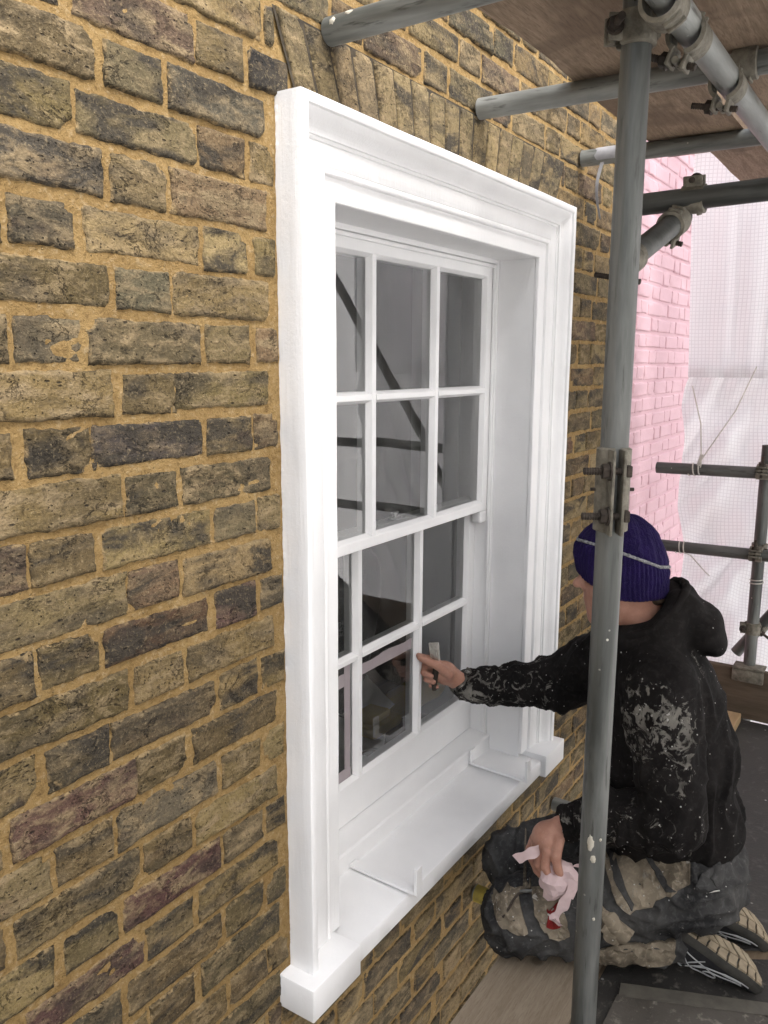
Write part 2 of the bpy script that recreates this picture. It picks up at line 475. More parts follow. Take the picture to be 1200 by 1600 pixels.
def course_list(x_from, x_to, z_from, z_to, cut=None, mirror_parity=0):
    """brick rectangles of a Flemish bond; cut(x0,x1,z0,z1) -> list of remaining rectangles"""
    out = []
    j0 = int(math.floor((z_from-ROW0)/PIT)); j1 = int(math.ceil((z_to-ROW0)/PIT))
    for j in range(j0, j1+1):
        zc = ROW0 + PIT*j
        z0, z1 = zc - .0323, zc + .0323
        hc = 0.692 if j % 2 == 0 else 0.852
        k0 = int((x_from-hc)/.3385) - 2
        for k in range(k0, int((x_to-hc)/.3385)+3):
            for kind, xc, wd in (('h', hc + .3385*k, .105), ('s', hc + .3385*k + .16925, .2165)):
                dx = random.uniform(-.005, .005)
                x0, x1 = xc - wd/2 + dx + random.uniform(-.003, .003), xc + wd/2 + dx + random.uniform(-.003, .003)
                zz0 = z0 + random.uniform(-.0025, .0025); zz1 = z1 + random.uniform(-.0025, .0025)
                x0c, x1c = max(x0, x_from), min(x1, x_to)
                if x1c - x0c < .02: continue
                for r in (cut(x0c, x1c, zz0, zz1) if cut else [(x0c, x1c, zz0, zz1)]):
                    if r[1]-r[0] > .018 and r[3]-r[2] > .016: out.append(r)
    return out

# flat arch of rubbed bricks over the window
AZ0, AZ1 = 2.192, 2.336
def arch_x(s, z):                    # s: position at the arch's foot; the voussoirs fan out from a point far below
    return 1.803 + (s - 1.803)*(1 + (z - AZ0)/1.26)
A_L, A_R = 1.222, 2.400

def cut_window(x0, x1, z0, z1):
    if z1 > AZ0 - .012 and z0 < AZ1 - .02 and z0 > AZ0 - .04:      # the two courses beside the arch
        zm = (z0+z1)/2
        xl, xr = arch_x(A_L, zm) - .012, arch_x(A_R, zm) + .012
        out = []
        if x0 < xl: out.append((x0, min(x1, xl), z0, z1))
        if x1 > xr: out.append((max(x0, xr), x1, z0, z1))
        return out
    if z1 <= WZB + .002 or z0 >= AZ1 - .02: return [(x0, x1, z0, z1)]
    if z0 < WZB < z1:
        out = []
        if x0 < WX0-.03: out.append((x0, min(x1, WX0-.03), z0, z1))
        if x1 > WX1+.03: out.append((max(x0, WX1+.03), x1, z0, z1))
        a, b = max(x0, WX0-.03), min(x1, WX1+.03)
        if b > a and WZB - .004 - z0 > .02: out.append((a, b, z0, WZB-.004))
        return out
    out = []
    gl = random.uniform(.001, .008)
    if x0 < WX0 - gl: out.append((x0, min(x1, WX0-gl), z0, z1))
    if x1 > WX1 + gl: out.append((max(x0, WX1+gl), x1, z0, z1))
    return out

BW_X0, BW_X1, BW_Z0, BW_Z1 = 0.18, 3.16, -0.45, 3.15
wall = empty("brick_wall", (1.0, 0.15, -0.5), "old yellow stock brick house wall with sandy mortar around the white window", "wall")
rects = course_list(BW_X0, BW_X1, BW_Z0, BW_Z1, cut_window)
info = []
for r in rects:
    s, sx, sy = px_size((r[0]+r[1])/2, 0, (r[2]+r[3])/2, r[1]-r[0], r[3]-r[2])
    if -5 <= s: info.append((s, sx, sy, r))
info.sort(key=lambda t: -t[0])
# explicit tints of some conspicuous bricks (x, z) -> colour
SPECIAL = [((0.86, 1.627), (0.085, 0.070, 0.062)), ((1.02, 1.328), (0.150, 0.085, 0.075)), ((0.69, 1.096), (0.150, 0.085, 0.065)),
           ((1.11, 2.227), (0.030, 0.028, 0.027)), ((0.85, 1.851), (0.15, 0.13, 0.08)), ((0.66, 2.002), (0.105, 0.09, 0.07)),
           ((0.69, 1.777), (0.25, 0.20, 0.12)), ((1.02, 2.152), (0.12, 0.105, 0.075)), ((0.86, 2.08), (0.21, 0.165, 0.085)),
           ((0.9, 0.88), (0.125, 0.065, 0.055)), ((0.75, 0.80), (0.13, 0.07, 0.06)), ((1.03, 1.48), (0.20, 0.16, 0.09))]
AV, AF, AT, AE = [], [], [], []
def stuff_add(V, F, E, col):
    n = len(AV); AV.extend(V); AF.extend([tuple(i+n for i in f) for f in F]); AT.extend([(*col, random.random())]*len(V)); AE.extend(E)
ARCH_N = 18
for i, (s, sx, sy, r) in enumerate(info):
    col = pick()
    for (qx, qz), c in SPECIAL:
        if r[0] < qx < r[1] and r[2] < qz < r[3]: col = tuple(q*.68 for q in c)
    near = s > .0030
    L = r[1]-r[0]
    nx = max(3, int(L/(.0075 if near else .016))); nz = 8 if near else 4
    V, F, E = brick_geo(r[0], r[1], r[2], r[3], 0.0, nx, nz, i + 1)
    if i < 300: brick_obj("brick", wall, (V, F, E), col, M['brick'])
    else: stuff_add(V, F, E, col)
o = mesh("distant_bricks", AV, AF, M['brick'], wall, smooth=True)
brick_attrs(o.data, AT, AE); tag(o, kind="stuff")
# voussoirs
for k in range(ARCH_N):
    wdt = (A_R - A_L)/ARCH_N
    a, b = A_L + wdt*k + .0027, A_L + wdt*(k+1) - .0027
    c = pick(); kk = random.uniform(.72, 1.15); c = tuple(0.6*q*kk + 0.4*p*kk for q, p in zip(c, (0.26, 0.205, 0.11)))
    g_ = brick_geo(a, b, AZ0 - .01, AZ1 + random.uniform(-.004, .001), -.0055, 5, 12, 900+k, 0.5, arch_x, 0.3, 0.0026)
    brick_obj("arch_brick", wall, g_, c, M['brick'])

dj = MB(); dj.add([(arch_x(A_L-.004, z), -.0014, z) if i == 0 else (arch_x(A_R+.004, z), -.0014, z) for z in (AZ0-.01, AZ1) for i in (0, 1)], [(0, 1, 3, 2)])
dj.build("arch_joint", m_simple("dark_arch_joint", (.020, .017, .013), (.07, .055, .036), 40, .95, .5, .002), wall)
# mortar: one bedded sheet with an uneven face, open at the window
def mortar_sheet(name, parent, x0, x1, z0, z1, yb, step, amp, mat, hole=None):
    nx, nz = int((x1-x0)/step), int((z1-z0)/step)
    V = []; F = []
    for j in range(nz+1):
        z = z0 + (z1-z0)*j/nz
        for i in range(nx+1):
            x = x0 + (x1-x0)*i/nx
            y = yb + amp*(noise.noise(Vector((x*34, z*34, .5)))*.8 + noise.noise(Vector((x*95, z*95, 2.5)))*.55 + noise.noise(Vector((x*6, z*6, 8.5)))*.6)
            V.append((x, y, z))
    for j in range(nz):
        zc = z0 + (z1-z0)*(j+.5)/nz
        for i in range(nx):
            xc = x0 + (x1-x0)*(i+.5)/nx
            if hole and hole[0] < xc < hole[1] and hole[2] < zc < hole[3]: continue
            F.append((j*(nx+1)+i, j*(nx+1)+i+1, (j+1)*(nx+1)+i+1, (j+1)*(nx+1)+i))
    return mesh(name, V, F, mat, parent, smooth=True)
HOLE = (1.20, 2.41, 0.49, 2.16)
mortar_sheet("mortar", wall, BW_X0-.1, 1.60, BW_Z0, BW_Z1, .0038, .0065, .0021, M['mortar'], HOLE)
mortar_sheet("mortar", wall, 1.60, BW_X1, BW_Z0, BW_Z1, .0038, .011, .0021, M['mortar'], HOLE)
# body of the wall behind the facing, in four slabs round the opening, with the return at its far end
b = MB()
b.box(-3.5, HOLE[0], .024, .34, -2.6, 3.15); b.box(HOLE[1], BW_X1, .024, .34, -2.6, 3.15)
b.box(HOLE[0], HOLE[1], .024, .34, -2.6, HOLE[2]); b.box(HOLE[0], HOLE[1], .024, .34, HOLE[3], 3.15)
b.build("wall_core", M['mortar'], wall)
# plainer stretch of the same wall on either side of what the photograph shows
FV, FF, FT, FE = AV, AF, AT, AE
AV, AF, AT, AE = [], [], [], []
for r in course_list(-3.4, BW_X0-.012, -.45, 3.1):
    V, F, E = brick_geo(r[0], r[1], r[2], r[3], 0.0, 3, 2, int(r[0]*1000) % 977, 0.6)
    stuff_add(V, F, E, pick())
o = mesh("distant_bricks", AV, AF, M['brick'], wall, smooth=True)
brick_attrs(o.data, AT, AE); tag(o, kind="stuff")
mortar_sheet("mortar", wall, -3.45, BW_X0-.1, BW_Z0, BW_Z1, .0042, .05, .001, M['mortar'])

# ------------------------------------------------------------------ pink painted wall of the neighbouring house
pink = empty("pink_brick_wall", (4.1, 0.3, -0.5), "pale pink painted brick wall of the neighbouring house beyond the pole", "wall")
cnt = 0
AV, AF, AT, AE = [], [], [], []
pr = []
for r in course_list(3.02, 5.5, 0.2, 3.6):
    s, sx, sy = px_size((r[0]+r[1])/2, .15, (r[2]+r[3])/2, r[1]-r[0], r[3]-r[2])
    hid = sx < 975 or sx > 1110
    pr.append((0 if hid else s, r))
pr.sort(key=lambda t: -t[0])
for i, (s, r) in enumerate(pr):
    V, F, E = brick_geo(r[0]+.001, r[1]-.001, r[2]+.0015, r[3]-.0015, 0.150, 5, 4, i+2000, 0.9, None, 0.8)
    if s > 0 and cnt < 220:
        brick_obj("painted_brick", pink, (V, F, E), (1, 1, 1), M['pink']); cnt += 1
    else: stuff_add(V, F, E, (1, 1, 1))
o = mesh("distant_bricks", AV, AF, M['pink'], pink, smooth=True)
brick_attrs(o.data, AT, AE); tag(o, kind="stuff")
mortar_sheet("painted_mortar", pink, 3.0, 5.5, 0.2, 3.6, .1555, .03, .0012, M['pink'])
MB().box(3.165, 5.5, .175, .5, -2.6, 3.6).build("wall_core", M['pink'], pink)
# ------------------------------------------------------------------ sash window
XC = 1.8045
OX0, OX1, OZT = 1.160, 2.450, 2.202            # outer edge of the surround
window = empty("sash_window", (XC, 0.0, 0.45), "white painted sash window with twelve panes and moulded surround", "window")

def frame_sweep(profile, zb, x0, x1, zt):
    """profile of (t, y): t inwards from the outer edge; swept up the left side, across the head and down the right"""
    b = MB(); n = len(profile)
    rows = []
    segs = 60
    def wob(p, k): return (p[0] + noise.noise(Vector((p[0]*3, p[2]*3, k)))*.0016 + noise.noise(Vector((p[0]*19, p[2]*19, k)))*.0005, p[1] + noise.noise(Vector((p[0]*4, p[2]*4, k+3)))*.0018 + noise.noise(Vector((p[0]*23, p[2]*23, k)))*.0005, p[2] + noise.noise(Vector((p[0]*3, p[2]*3, k+6)))*.0010)
    path = []
    for i in range(segs+1): path.append(('l', i/segs))
    for i in range(segs+1): path.append(('t', i/segs))
    for i in range(segs+1): path.append(('r', i/segs))
    vs = []
    for w, q in path:
        for t, y in profile:
            if w == 'l': p = (x0+t, y, zb + (zt-t-zb)*q)
            elif w == 't': p = (x0+t + (x1-x0-2*t)*q, y, zt-t)
            else: p = (x1-t, y, zt-t + (zb-zt+t)*q)
            vs.append(wob(p, 1.0))
    fs = [(i*n+k, i*n+k+1, (i+1)*n+k+1, (i+1)*n+k) for i in range(len(path)-1) for k in range(n-1)]
    b.add(vs, fs)
    return b

prof = [(0.000, 0.020), (0.000, -0.030), (0.000, -0.052), (0.0015, -0.0550), (0.004, -0.056), (0.016, -0.0560), (0.0185, -0.0545), (0.0190, -0.0500), (0.0200, -0.0485)]
for k in range(1, 9):                          # hollow then round
    q = k/8.0
    prof.append((0.020 + 0.034*q, -0.0485 + 0.0225*(0.5 - 0.5*math.cos(math.pi*q))))
prof += [(0.0555, -0.0260), (0.0562, -0.0215), (0.0620, -0.0205), (0.0628, -0.0180), (0.100, -0.0175), (0.1012, -0.0165)]
for k in range(0, 7):                          # bead
    a = math.pi*k/6
    prof.append((0.1075 - 0.006*math.cos(a), -0.0155 - 0.0028*math.sin(a)))
prof += [(0.1140, -0.0125), (0.1150, -0.0095), (0.1555, -0.0085), (0.1575, -0.0065), (0.158, 0.002)]
arch_o = frame_sweep(prof, 0.517, OX0, OX1, OZT).build("surround", M['white'], window, smooth=True, fix=False)

# thick ragged bead of filler where the surround meets the bricks
def filler(pts, wdir, seed):
    b = MB(); n = 5; vs = []
    for i, p in enumerate(pts):
        s = .0004 + .0010*max(0, noise.noise(Vector((p[0]*23, p[2]*23, seed)))) + .0012*max(0, noise.noise(Vector((p[0]*71, p[2]*71, seed+2)))) + .0008*noise.noise(Vector((p[0]*333, p[2]*333, seed+4)))
        s = max(.0002, s)
        for k in range(n):
            a = math.pi/2*k/(n-1)
            vs.append((p[0]-wdir[0]*s*math.cos(a), p[1] + .008 - .75*(s+.0075)*math.sin(a), p[2]-wdir[1]*s*math.cos(a)))
    b.add(vs, [(i*n+k, i*n+k+1, (i+1)*n+k+1, (i+1)*n+k) for i in range(len(pts)-1) for k in range(n-1)])
    return b
fl = MB()
for src in (filler([(OX0+.001, -.004, .45 + i*.0025) for i in range(700)], (1, 0), 3),
            filler([(OX0 + i*.003, -.004, OZT-.001) for i in range(430)], (0, -1), 6),
            filler([(OX1-.001, -.004, .45 + i*.006) for i in range(292)], (-1, 0), 9)):
    fl.add(src.v, src.f)
fl.build("filler", M['white'], window, smooth=True)

RX0, RX1, RZT = OX0+.158, OX1-.158, OZT-.158      # plastered reveal
YB = 0.115
def bevel_strip(name, vs, fs, mat, parent): return mesh(name, vs, fs, mat, parent)
rb = MB()
rb.box(RX0-.03, RX0, .003, YB, .47, RZT+.03); rb.box(RX1, RX1+.03, .003, YB, .47, RZT+.03)
rb.box(RX0, RX1, .003, YB, RZT, RZT+.03)
rb.build("reveal", M['white'], window)
# box frame behind the reveal
fb = MB()
fb.bbox(RX0-.06, RX0+.010, YB+.001, .235, .47, RZT+.06, .004); fb.bbox(RX1-.010, RX1+.06, YB+.001, .235, .47, RZT+.06, .004)
fb.bbox(RX0+.011, RX1-.011, YB+.001, .235, RZT-.012, RZT+.06, .004)
fb.build("box_frame", M['sash_white'], window, smooth=True)
sb = MB()   # slim bead round the frame
sb.bbox(RX0+.012, RX0+.020, YB+.004, .127, .57, RZT-.014, .003); sb.bbox(RX1-.020, RX1-.012, YB+.004, .127, .57, RZT-.014, .003)
sb.bbox(RX0+.021, RX1-.021, YB+.004, .127, RZT-.024, RZT-.0135, .003)
sb.build("bead", M['sash_white'], window, smooth=True)

GX = [(XC-.4315, XC-.1690), (XC-.1345, XC+.1335), (XC+.1680, XC+.4315)]
def sash(name, yf, thick, zpan, z_top, z_bot, inner_top, label):
    """zpan: (z0, z1) of the two rows of glass"""
    yg = yf + .0145
    x0, x1 = XC-.4870, XC+.4870
    # stiles and rails: front face, then a putty slope back to the glass
    def bar(outl_front, outl_back):
        n = len(outl_front)
        vs = [(x, yf, z) for x, z in outl_front] + [(x, yg, z) for x, z in outl_back] + [(x, yf+thick, z) for x, z in outl_back]
        fs = [tuple(range(n))] + [(k, (k+1) % n, n+(k+1) % n, n+k) for k in range(n)] + [(n+k, n+(k+1) % n, 2*n+(k+1) % n, 2*n+k) for k in range(n)] + [tuple(2*n+k for k in range(n))[::-1]]
        return MB().add(vs, fs)
    def rect(a, b, c, d): return [(a, c), (b, c), (b, d), (a, d)]
    zb0, zb1 = zpan[0][0], zpan[1][1]
    s = .0085
    fr_mb = MB()
    for bb in (bar(rect(x0, GX[0][0]-s, z_bot, z_top), rect(x0, GX[0][0], z_bot, z_top)),
               bar(rect(GX[2][1]+s, x1, z_bot, z_top), rect(GX[2][1], x1, z_bot, z_top)),
               bar(rect(GX[0][0]-s, GX[2][1]+s, zb1+s, z_top-.0006), rect(GX[0][0], GX[2][1], zb1, z_top-.0006)),
               bar(rect(GX[0][0]-s, GX[2][1]+s, z_bot+.0006, zb0-s), rect(GX[0][0], GX[2][1], z_bot+.0006, zb0))):
        fr_mb.add(bb.v, bb.f)
    parts = []
    for i in (0, 1):
        a, b_ = GX[i][1], GX[i+1][0]; sv = .0095
        parts.append(("glazing_bar", bar(rect(a+sv, b_-sv, zb0-s+.0004, zb1+s-.0004), rect(a, b_, zb0, zb1))))
    za, zb = zpan[0][1], zpan[1][0]
    for i, (ga, gb) in enumerate(GX):
        sv = .0075
        parts.append(("glazing_bar", bar(rect(ga-s+.0008, gb+s-.0008, za+sv, zb-sv), rect(ga+.0004, gb-.0004, za, zb))))
    fr = fr_mb.build(name, M['sash_white'], window)
    fr["label"] = label
    for nm, bb in parts:
        o = bb.build(nm, M['sash_white'], fr)
        md = o.modifiers.new("soft_edges", 'BEVEL'); md.width = .0016; md.segments = 2; md.limit_method = 'ANGLE'; md.angle_limit = R(25)
    md = fr.modifiers.new("soft_edges", 'BEVEL'); md.width = .0016; md.segments = 2; md.limit_method = 'ANGLE'; md.angle_limit = R(25)
    for (c0, c1) in GX:
        for (z0, z1) in zpan:
            tx, tz = random.uniform(-.0006, .0006), random.uniform(-.0006, .0006)
            mesh("pane", [(c0-.004, yg+.0012-tx-tz, z0-.004), (c1+.004, yg+.0012+tx-tz, z0-.004), (c1+.004, yg+.0012+tx+tz, z1+.004), (c0-.004, yg+.0012-tx+tz, z1+.004)],
                 [(0, 1, 2, 3)], M['glass'], fr)
    return fr
up = sash("upper_sash", .1285, .040, [(1.334, 1.652), (1.680, 1.988)], 2.046, 1.300, 0, "upper sliding sash with six panes")
lo = sash("lower_sash", .1700, .040, [(0.681, 0.992), (1.019, 1.302)], 1.335, 0.567, 0, "lower sliding sash with six panes, two of them with masking tape")
# horn under the end of the meeting rail
hb = MB(); hb.bbox(2.235, 2.287, .1290, .160, 1.262, 1.2995, .006); hb.build("horn", M['sash_white'], up)
sc_ = MB()   # sash fastener on the meeting rail
sc_.bbox(1.805, 1.850, .172, .188, 1.3355, 1.342, .002); sc_.tube((1.828, .180, 1.342), (1.828, .180, 1.352), .007, 12); sc_.bbox(1.812, 1.844, .1765, .1835, 1.351, 1.3555, .0015)
sc_.build("fastener", m_simple("brushed_metal", (.3, .3, .3), (.5, .5, .5), 40, .35, .1, .001, .9), lo)

# timber sub-sill
ss = MB()
ss.add([(RX0+.001, .104, .470), (RX1-.001, .104, .470), (RX1-.001, .104, .553), (RX0+.001, .104, .553), (RX0+.001, .109, .558), (RX1-.001, .109, .558), (RX1-.001, .168, .5655), (RX0+.001, .168, .5655), (RX1-.001, .235, .5655), (RX0+.001, .235, .5655), (RX1-.001, .235, .470), (RX0+.001, .235, .470)],
       [(0, 1, 2, 3), (3, 2, 5, 4), (4, 5, 6, 7), (7, 6, 8, 9), (9, 8, 10, 11), (0, 3, 4, 7, 9, 11), (1, 10, 8, 6, 5, 2), (0, 11, 10, 1)])
ss.build("sub_sill", M['sash_white'], window)

# stone sill with a raised block under each side of the surround
def sill_mesh():
    b = MB(); nx = 46
    x0, x1 = 1.292, 2.318
    prof = [(.16, .455), (.16, .5095), (.104, .508), (.02, .505), (-.058, .5005), (-.0645, .4985), (-.067, .494), (-.067, .455), (-.062, .449), (-.02, .449), (.16, .449)]
    n = len(prof); vs = []
    for i in range(nx+1):
        x = x0 + (x1-x0)*i/nx
        for y, z in prof:
            vs.append((x, y + noise.noise(Vector((x*5, z*9, 1)))*.0012, z + noise.noise(Vector((x*6, y*8, 4)))*.0012))
    fs = [(i*n+k, i*n+(k+1) % n, (i+1)*n+(k+1) % n, (i+1)*n+k) for i in range(nx) for k in range(n)]
    return b.add(vs, fs)
sill = sill_mesh().build("sill", M['white'], window, smooth=True)
for xa, xb in ((1.126, 1.2915), (2.3185, 2.474)):
    bb = MB(); bb.bbox(xa, xb, -.0835, .10, .446, .5195, .004); bb.build("sill_block", M['white'], sill, smooth=True)

# flat-bar brackets lying across the sill, for a window box
for i, (xc, back, up_b) in enumerate(((1.520, .102, False), (2.160, .102, True))):
    b = MB(); w = .013
    zt = .5108
    p = [(back, zt+.0005), (-.075, zt-.006)]
    b.add([(xc-w, back, zt+.0030), (xc+w, back, zt+.0030), (xc+w, -.0835, zt-.0025), (xc-w, -.0835, zt-.0025),
           (xc-w, back, zt+.0110), (xc+w, back, zt+.0110), (xc+w, -.0835, zt+.0055), (xc-w, -.0835, zt+.0055)],
          [(0, 3, 2, 1), (4, 5, 6, 7), (0, 1, 5, 4), (1, 2, 6, 5), (2, 3, 7, 6), (3, 0, 4, 7)])
    b.bbox(xc-w, xc+w, -.0925, -.0840, zt-.0025, zt+.066, .0012)
    if up_b: b.bbox(xc-w, xc+w, .0940, .1020, zt+.0112, zt+.052, .0012)
    o = b.build("window_box_bracket", M['white'], window)

# ------------------------------------------------------------------ masking tape stuck along the edges of two lower panes
tm = NT("masking_tape_paper")
n_ = tm.noise(60, 4, .6); n2_ = tm.noise(9, 3)
c_ = tm.ramp(n2_, [(0.3, (0.31, 0.27, 0.28)), (0.7, (0.38, 0.335, 0.345))])
M['tape'] = tm.set(c_, 0.7, tm.bump(n_, .3, .002), spec=.2)
yg2 = .1700 + .0145
def tape(x0, x1, z0, z1, seed, vertical=False, y=yg2-.0006, wave=.006, top=None):
    b = MB(); n = 36; vs = []
    for i in range(n+1):
        q = i/n
        r0 = noise.noise(Vector((q*3.0, seed, 1)))*wave + noise.noise(Vector((q*11, seed, 2)))*wave*.35
        r1 = noise.noise(Vector((q*2.0, seed, 5)))*.0012
        if vertical:
            z = z0 + (z1-z0)*q
            vs += [(x0+r1, y, z), (x1+r0, y, z), (x1+r0, y-.0007, z), (x0+r1, y-.0007, z)]
        else:
            x = x0 + (x1-x0)*q
            vs += [(x, y, z0+r1), (x, y, z1+r0), (x, y-.0007, z1+r0), (x, y-.0007, z0+r1)]
    fs = [(i*4+k, i*4+(k+1) % 4, (i+1)*4+(k+1) % 4, (i+1)*4+k) for i in range(n) for k in range(4)]
    return b.add(vs, fs)
t1 = tape(GX[1][0]+.001, GX[1][1]-.012, .944, .975, 4, wave=.005)
tag(t1.build("masking_tape", M['tape']), "torn strip of masking tape along the top of the middle lower pane", "masking tape", "masking tape on the lower sash")
t2 = tape(GX[0][1]-.036, GX[0][1]-.011, .690, .990, 9, True, wave=.003)
tag(t2.build("masking_tape", M['tape']), "upright strip of masking tape on the left lower pane", "masking tape", "masking tape on the lower sash")
t3 = tape(GX[0][0]+.002, GX[0][1]-.0365, .938, .972, 12, wave=.006)
tag(t3.build("masking_tape", M['tape']), "short level strip of masking tape atop the left lower pane", "masking tape", "masking tape on the lower sash")
t4 = tape(GX[0][0]+.002, GX[0][1]-.0115, .683, .712, 15, wave=.002, y=yg2-.0016)
tag(t4.build("masking_tape", M['tape']), "level strip of masking tape along the foot of the left lower pane", "masking tape", "masking tape on the lower sash")
# ------------------------------------------------------------------ dim room behind the window
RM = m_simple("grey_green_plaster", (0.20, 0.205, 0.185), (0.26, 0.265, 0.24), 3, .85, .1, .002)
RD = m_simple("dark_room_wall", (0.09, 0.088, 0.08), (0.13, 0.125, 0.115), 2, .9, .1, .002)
rw = MB()
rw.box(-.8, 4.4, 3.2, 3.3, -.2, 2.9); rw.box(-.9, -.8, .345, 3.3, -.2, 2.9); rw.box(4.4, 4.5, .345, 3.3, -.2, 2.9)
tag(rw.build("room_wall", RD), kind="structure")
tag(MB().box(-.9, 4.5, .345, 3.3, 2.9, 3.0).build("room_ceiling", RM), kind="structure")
tag(MB().box(-.9, 4.5, .345, 3.3, -.3, -.2).build("room_floor", m_simple("dark_floorboards", (.05, .035, .022), (.09, .065, .042), 6, .6, .2, .002, stretch=(.3, 4, 1))), kind="structure")
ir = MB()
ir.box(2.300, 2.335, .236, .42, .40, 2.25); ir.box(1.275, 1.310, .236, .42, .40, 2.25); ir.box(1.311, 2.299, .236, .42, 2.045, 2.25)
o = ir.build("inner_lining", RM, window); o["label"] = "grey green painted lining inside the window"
ib = MB(); ib.bbox(1.12, 2.48, .237, .62, .530, .562, .004)
tag(ib.build("window_board", m_simple("brown_varnished_board", (.10, .062, .032), (.16, .10, .055), 8, .5, .2, .002, stretch=(.3, 3, 1))), "brown board inside the room under the window, covered with papers", "window board")
# ------------------------------------------------------------------ things on the board inside the room
pm = m_simple("printed_paper", (.72, .72, .71), (.82, .82, .81), 30, .8, .1, .001)
ym = m_simple("yellow_plastic", (.52, .36, .06), (.62, .45, .10), 10, .5, .2, .003)
def sheet_of(name, c, w, d, rz, curl, mat, label, cat, group=None):
    b = MB(); n = 8; vs = []
    ca, sa = math.cos(rz), math.sin(rz)
    for i in range(n+1):
        for j in range(n+1):
            u, v = i/n-.5, j/n-.5
            z = c[2] + curl*(u*u*2.2 + u*v*1.6 + .25*noise.noise(Vector((u*3, v*3, c[0]*9))))
            vs.append((c[0] + u*w*ca - v*d*sa, c[1] + u*w*sa + v*d*ca, z))
    vs += [(x, y, z-.0012) for x, y, z in vs]
    m = (n+1)*(n+1)
    q = [(i*(n+1)+j, (i+1)*(n+1)+j, (i+1)*(n+1)+j+1, i*(n+1)+j+1) for i in range(n) for j in range(n)]
    b.add(vs, q + [tuple(k+m for k in f[::-1]) for f in q])
    o = b.build(name, mat, None, smooth=True)
    return tag(o, label, cat, group)
sheet_of("paper_sheet", (1.93, .37, .590), .21, .15, .5, .05, pm, "curled white paper nearest the lower middle pane, inside the room", "paper", "papers inside the window")
sheet_of("paper_sheet", (2.03, .50, .640), .26, .20, -.4, .09, pm, "white paper peaked up behind the other papers inside the room", "paper", "papers inside the window")
sheet_of("paper_sheet", (1.80, .33, .574), .20, .13, .15, .02, pm, "flat paper by the left lower panes inside the room", "paper", "papers inside the window")
yb = MB(); yb.bbox(1.96, 2.12, .33, .45, .602, .640, .012); yb.bbox(1.98, 2.08, .35, .43, .636, .665, .010)
tag(yb.build("tool_case", ym, None, smooth=True), "low yellow plastic tool case among papers inside the window", "tool case")
yc = MB(); yc.obox((2.225, .355, .66), (.94, .34, 0), (-.28, .77, -.57), (-.19, .54, .82), .10, .22, .09, .03)
tag(yc.build("work_glove", ym, None, smooth=True), "yellow soft bundle behind the right lower pane", "bundle")
# black bag with its logo
bgm = m_simple("black_nylon", (.006, .006, .007), (.016, .016, .017), 30, .55, .5, .004)
bag = empty("backpack", (1.95, .62, .56), "black nylon bag with small grey lettering inside the window", "bag")
bm = bmesh.new(); bmesh.ops.create_icosphere(bm, subdivisions=4, radius=1)
for v in bm.verts:
    x, y, z = v.co
    sx = math.copysign(abs(x)**.6, x); sy = math.copysign(abs(y)**.7, y); sz = math.copysign(abs(z)**.6, z)
    k = 1 + .06*noise.fractal(Vector((x*2, y*2, z*2)), 1, 2, 3)
    v.co = Vector((1.93 + sx*.33*k + .10*sz, .60 + sy*.14*k, .86 + sz*.30*k))
MB().bm(bm).build("bag_body", bgm, bag, smooth=True)
tx = bpy.data.curves.new("lettering", 'FONT'); tx.body = "THE\nNORTH\nFACE"; tx.size = .020; tx.space_line = .85; tx.align_x = 'LEFT'; tx.extrude = .0006
tmp = bpy.data.objects.new("lettering", tx); COL.objects.link(tmp)
bpy.context.view_layer.update()
me = bpy.data.meshes.new_from_object(tmp.evaluated_get(bpy.context.evaluated_depsgraph_get()))
bpy.data.objects.remove(tmp)
vs = [(v.co.x, v.co.z, v.co.y) for v in me.vertices]; fs = [tuple(p.vertices) for p in me.polygons]
lt = MB().add([(1.905 + x, .430 - y, .965 + z) for x, y, z in vs], fs)
LM = m_simple("grey_print", (.16, .16, .16), (.22, .22, .22), 40, .7, .1, .001)
lt.build("lettering", LM, bag)

# ------------------------------------------------------------------ scaffold
TR = .02415
def scaffold_tube(p0, p1, label, mat, group="scaffold tubes", r=TR, name="scaffold_tube"):
    b = MB(); b.tube(p0, p1, r, 28, inner=r-.004)
    o = b.build(name, mat, None, smooth=True)
    return tag(o, label, "scaffold tube", group)

PX, PY = 1.424, -.532
vr_ = Vector((.549, -.836, 0)); vc_ = Vector((-.836, -.549, 0))
POLE = scaffold_tube((PX, PY, -2.55), (PX, PY, 2.322), "tall grey upright scaffold pole standing in front of the kneeling man", M['galv'])
T1 = scaffold_tube((1.305, -.006, 2.338), (1.255, -1.42, 2.338), "grey scaffold tube meeting the bricks at the top left corner of the window", M['galv_y'])
T2 = scaffold_tube((1.905, -.006, 2.350), (1.955, -1.42, 2.350), "grey scaffold tube meeting the arch bricks above the window's right half", M['galv_y'])
T3 = scaffold_tube((2.605, -.006, 2.372), (2.70, -1.42, 2.385), "grey scaffold tube with a torn strip on it, ending right of the window", M['galv_y'])
T4 = scaffold_tube((1.98, -.36, 2.105), (2.01, -1.42, 2.135), "dark scaffold tube right of the pole, a coupler hanging from it", M['galv_dark'])
LED = scaffold_tube((-1.6, -.600, 2.266), (3.72, -.600, 2.292), "pale grey scaffold ledger running over the top of the pole", M['galv_x'])
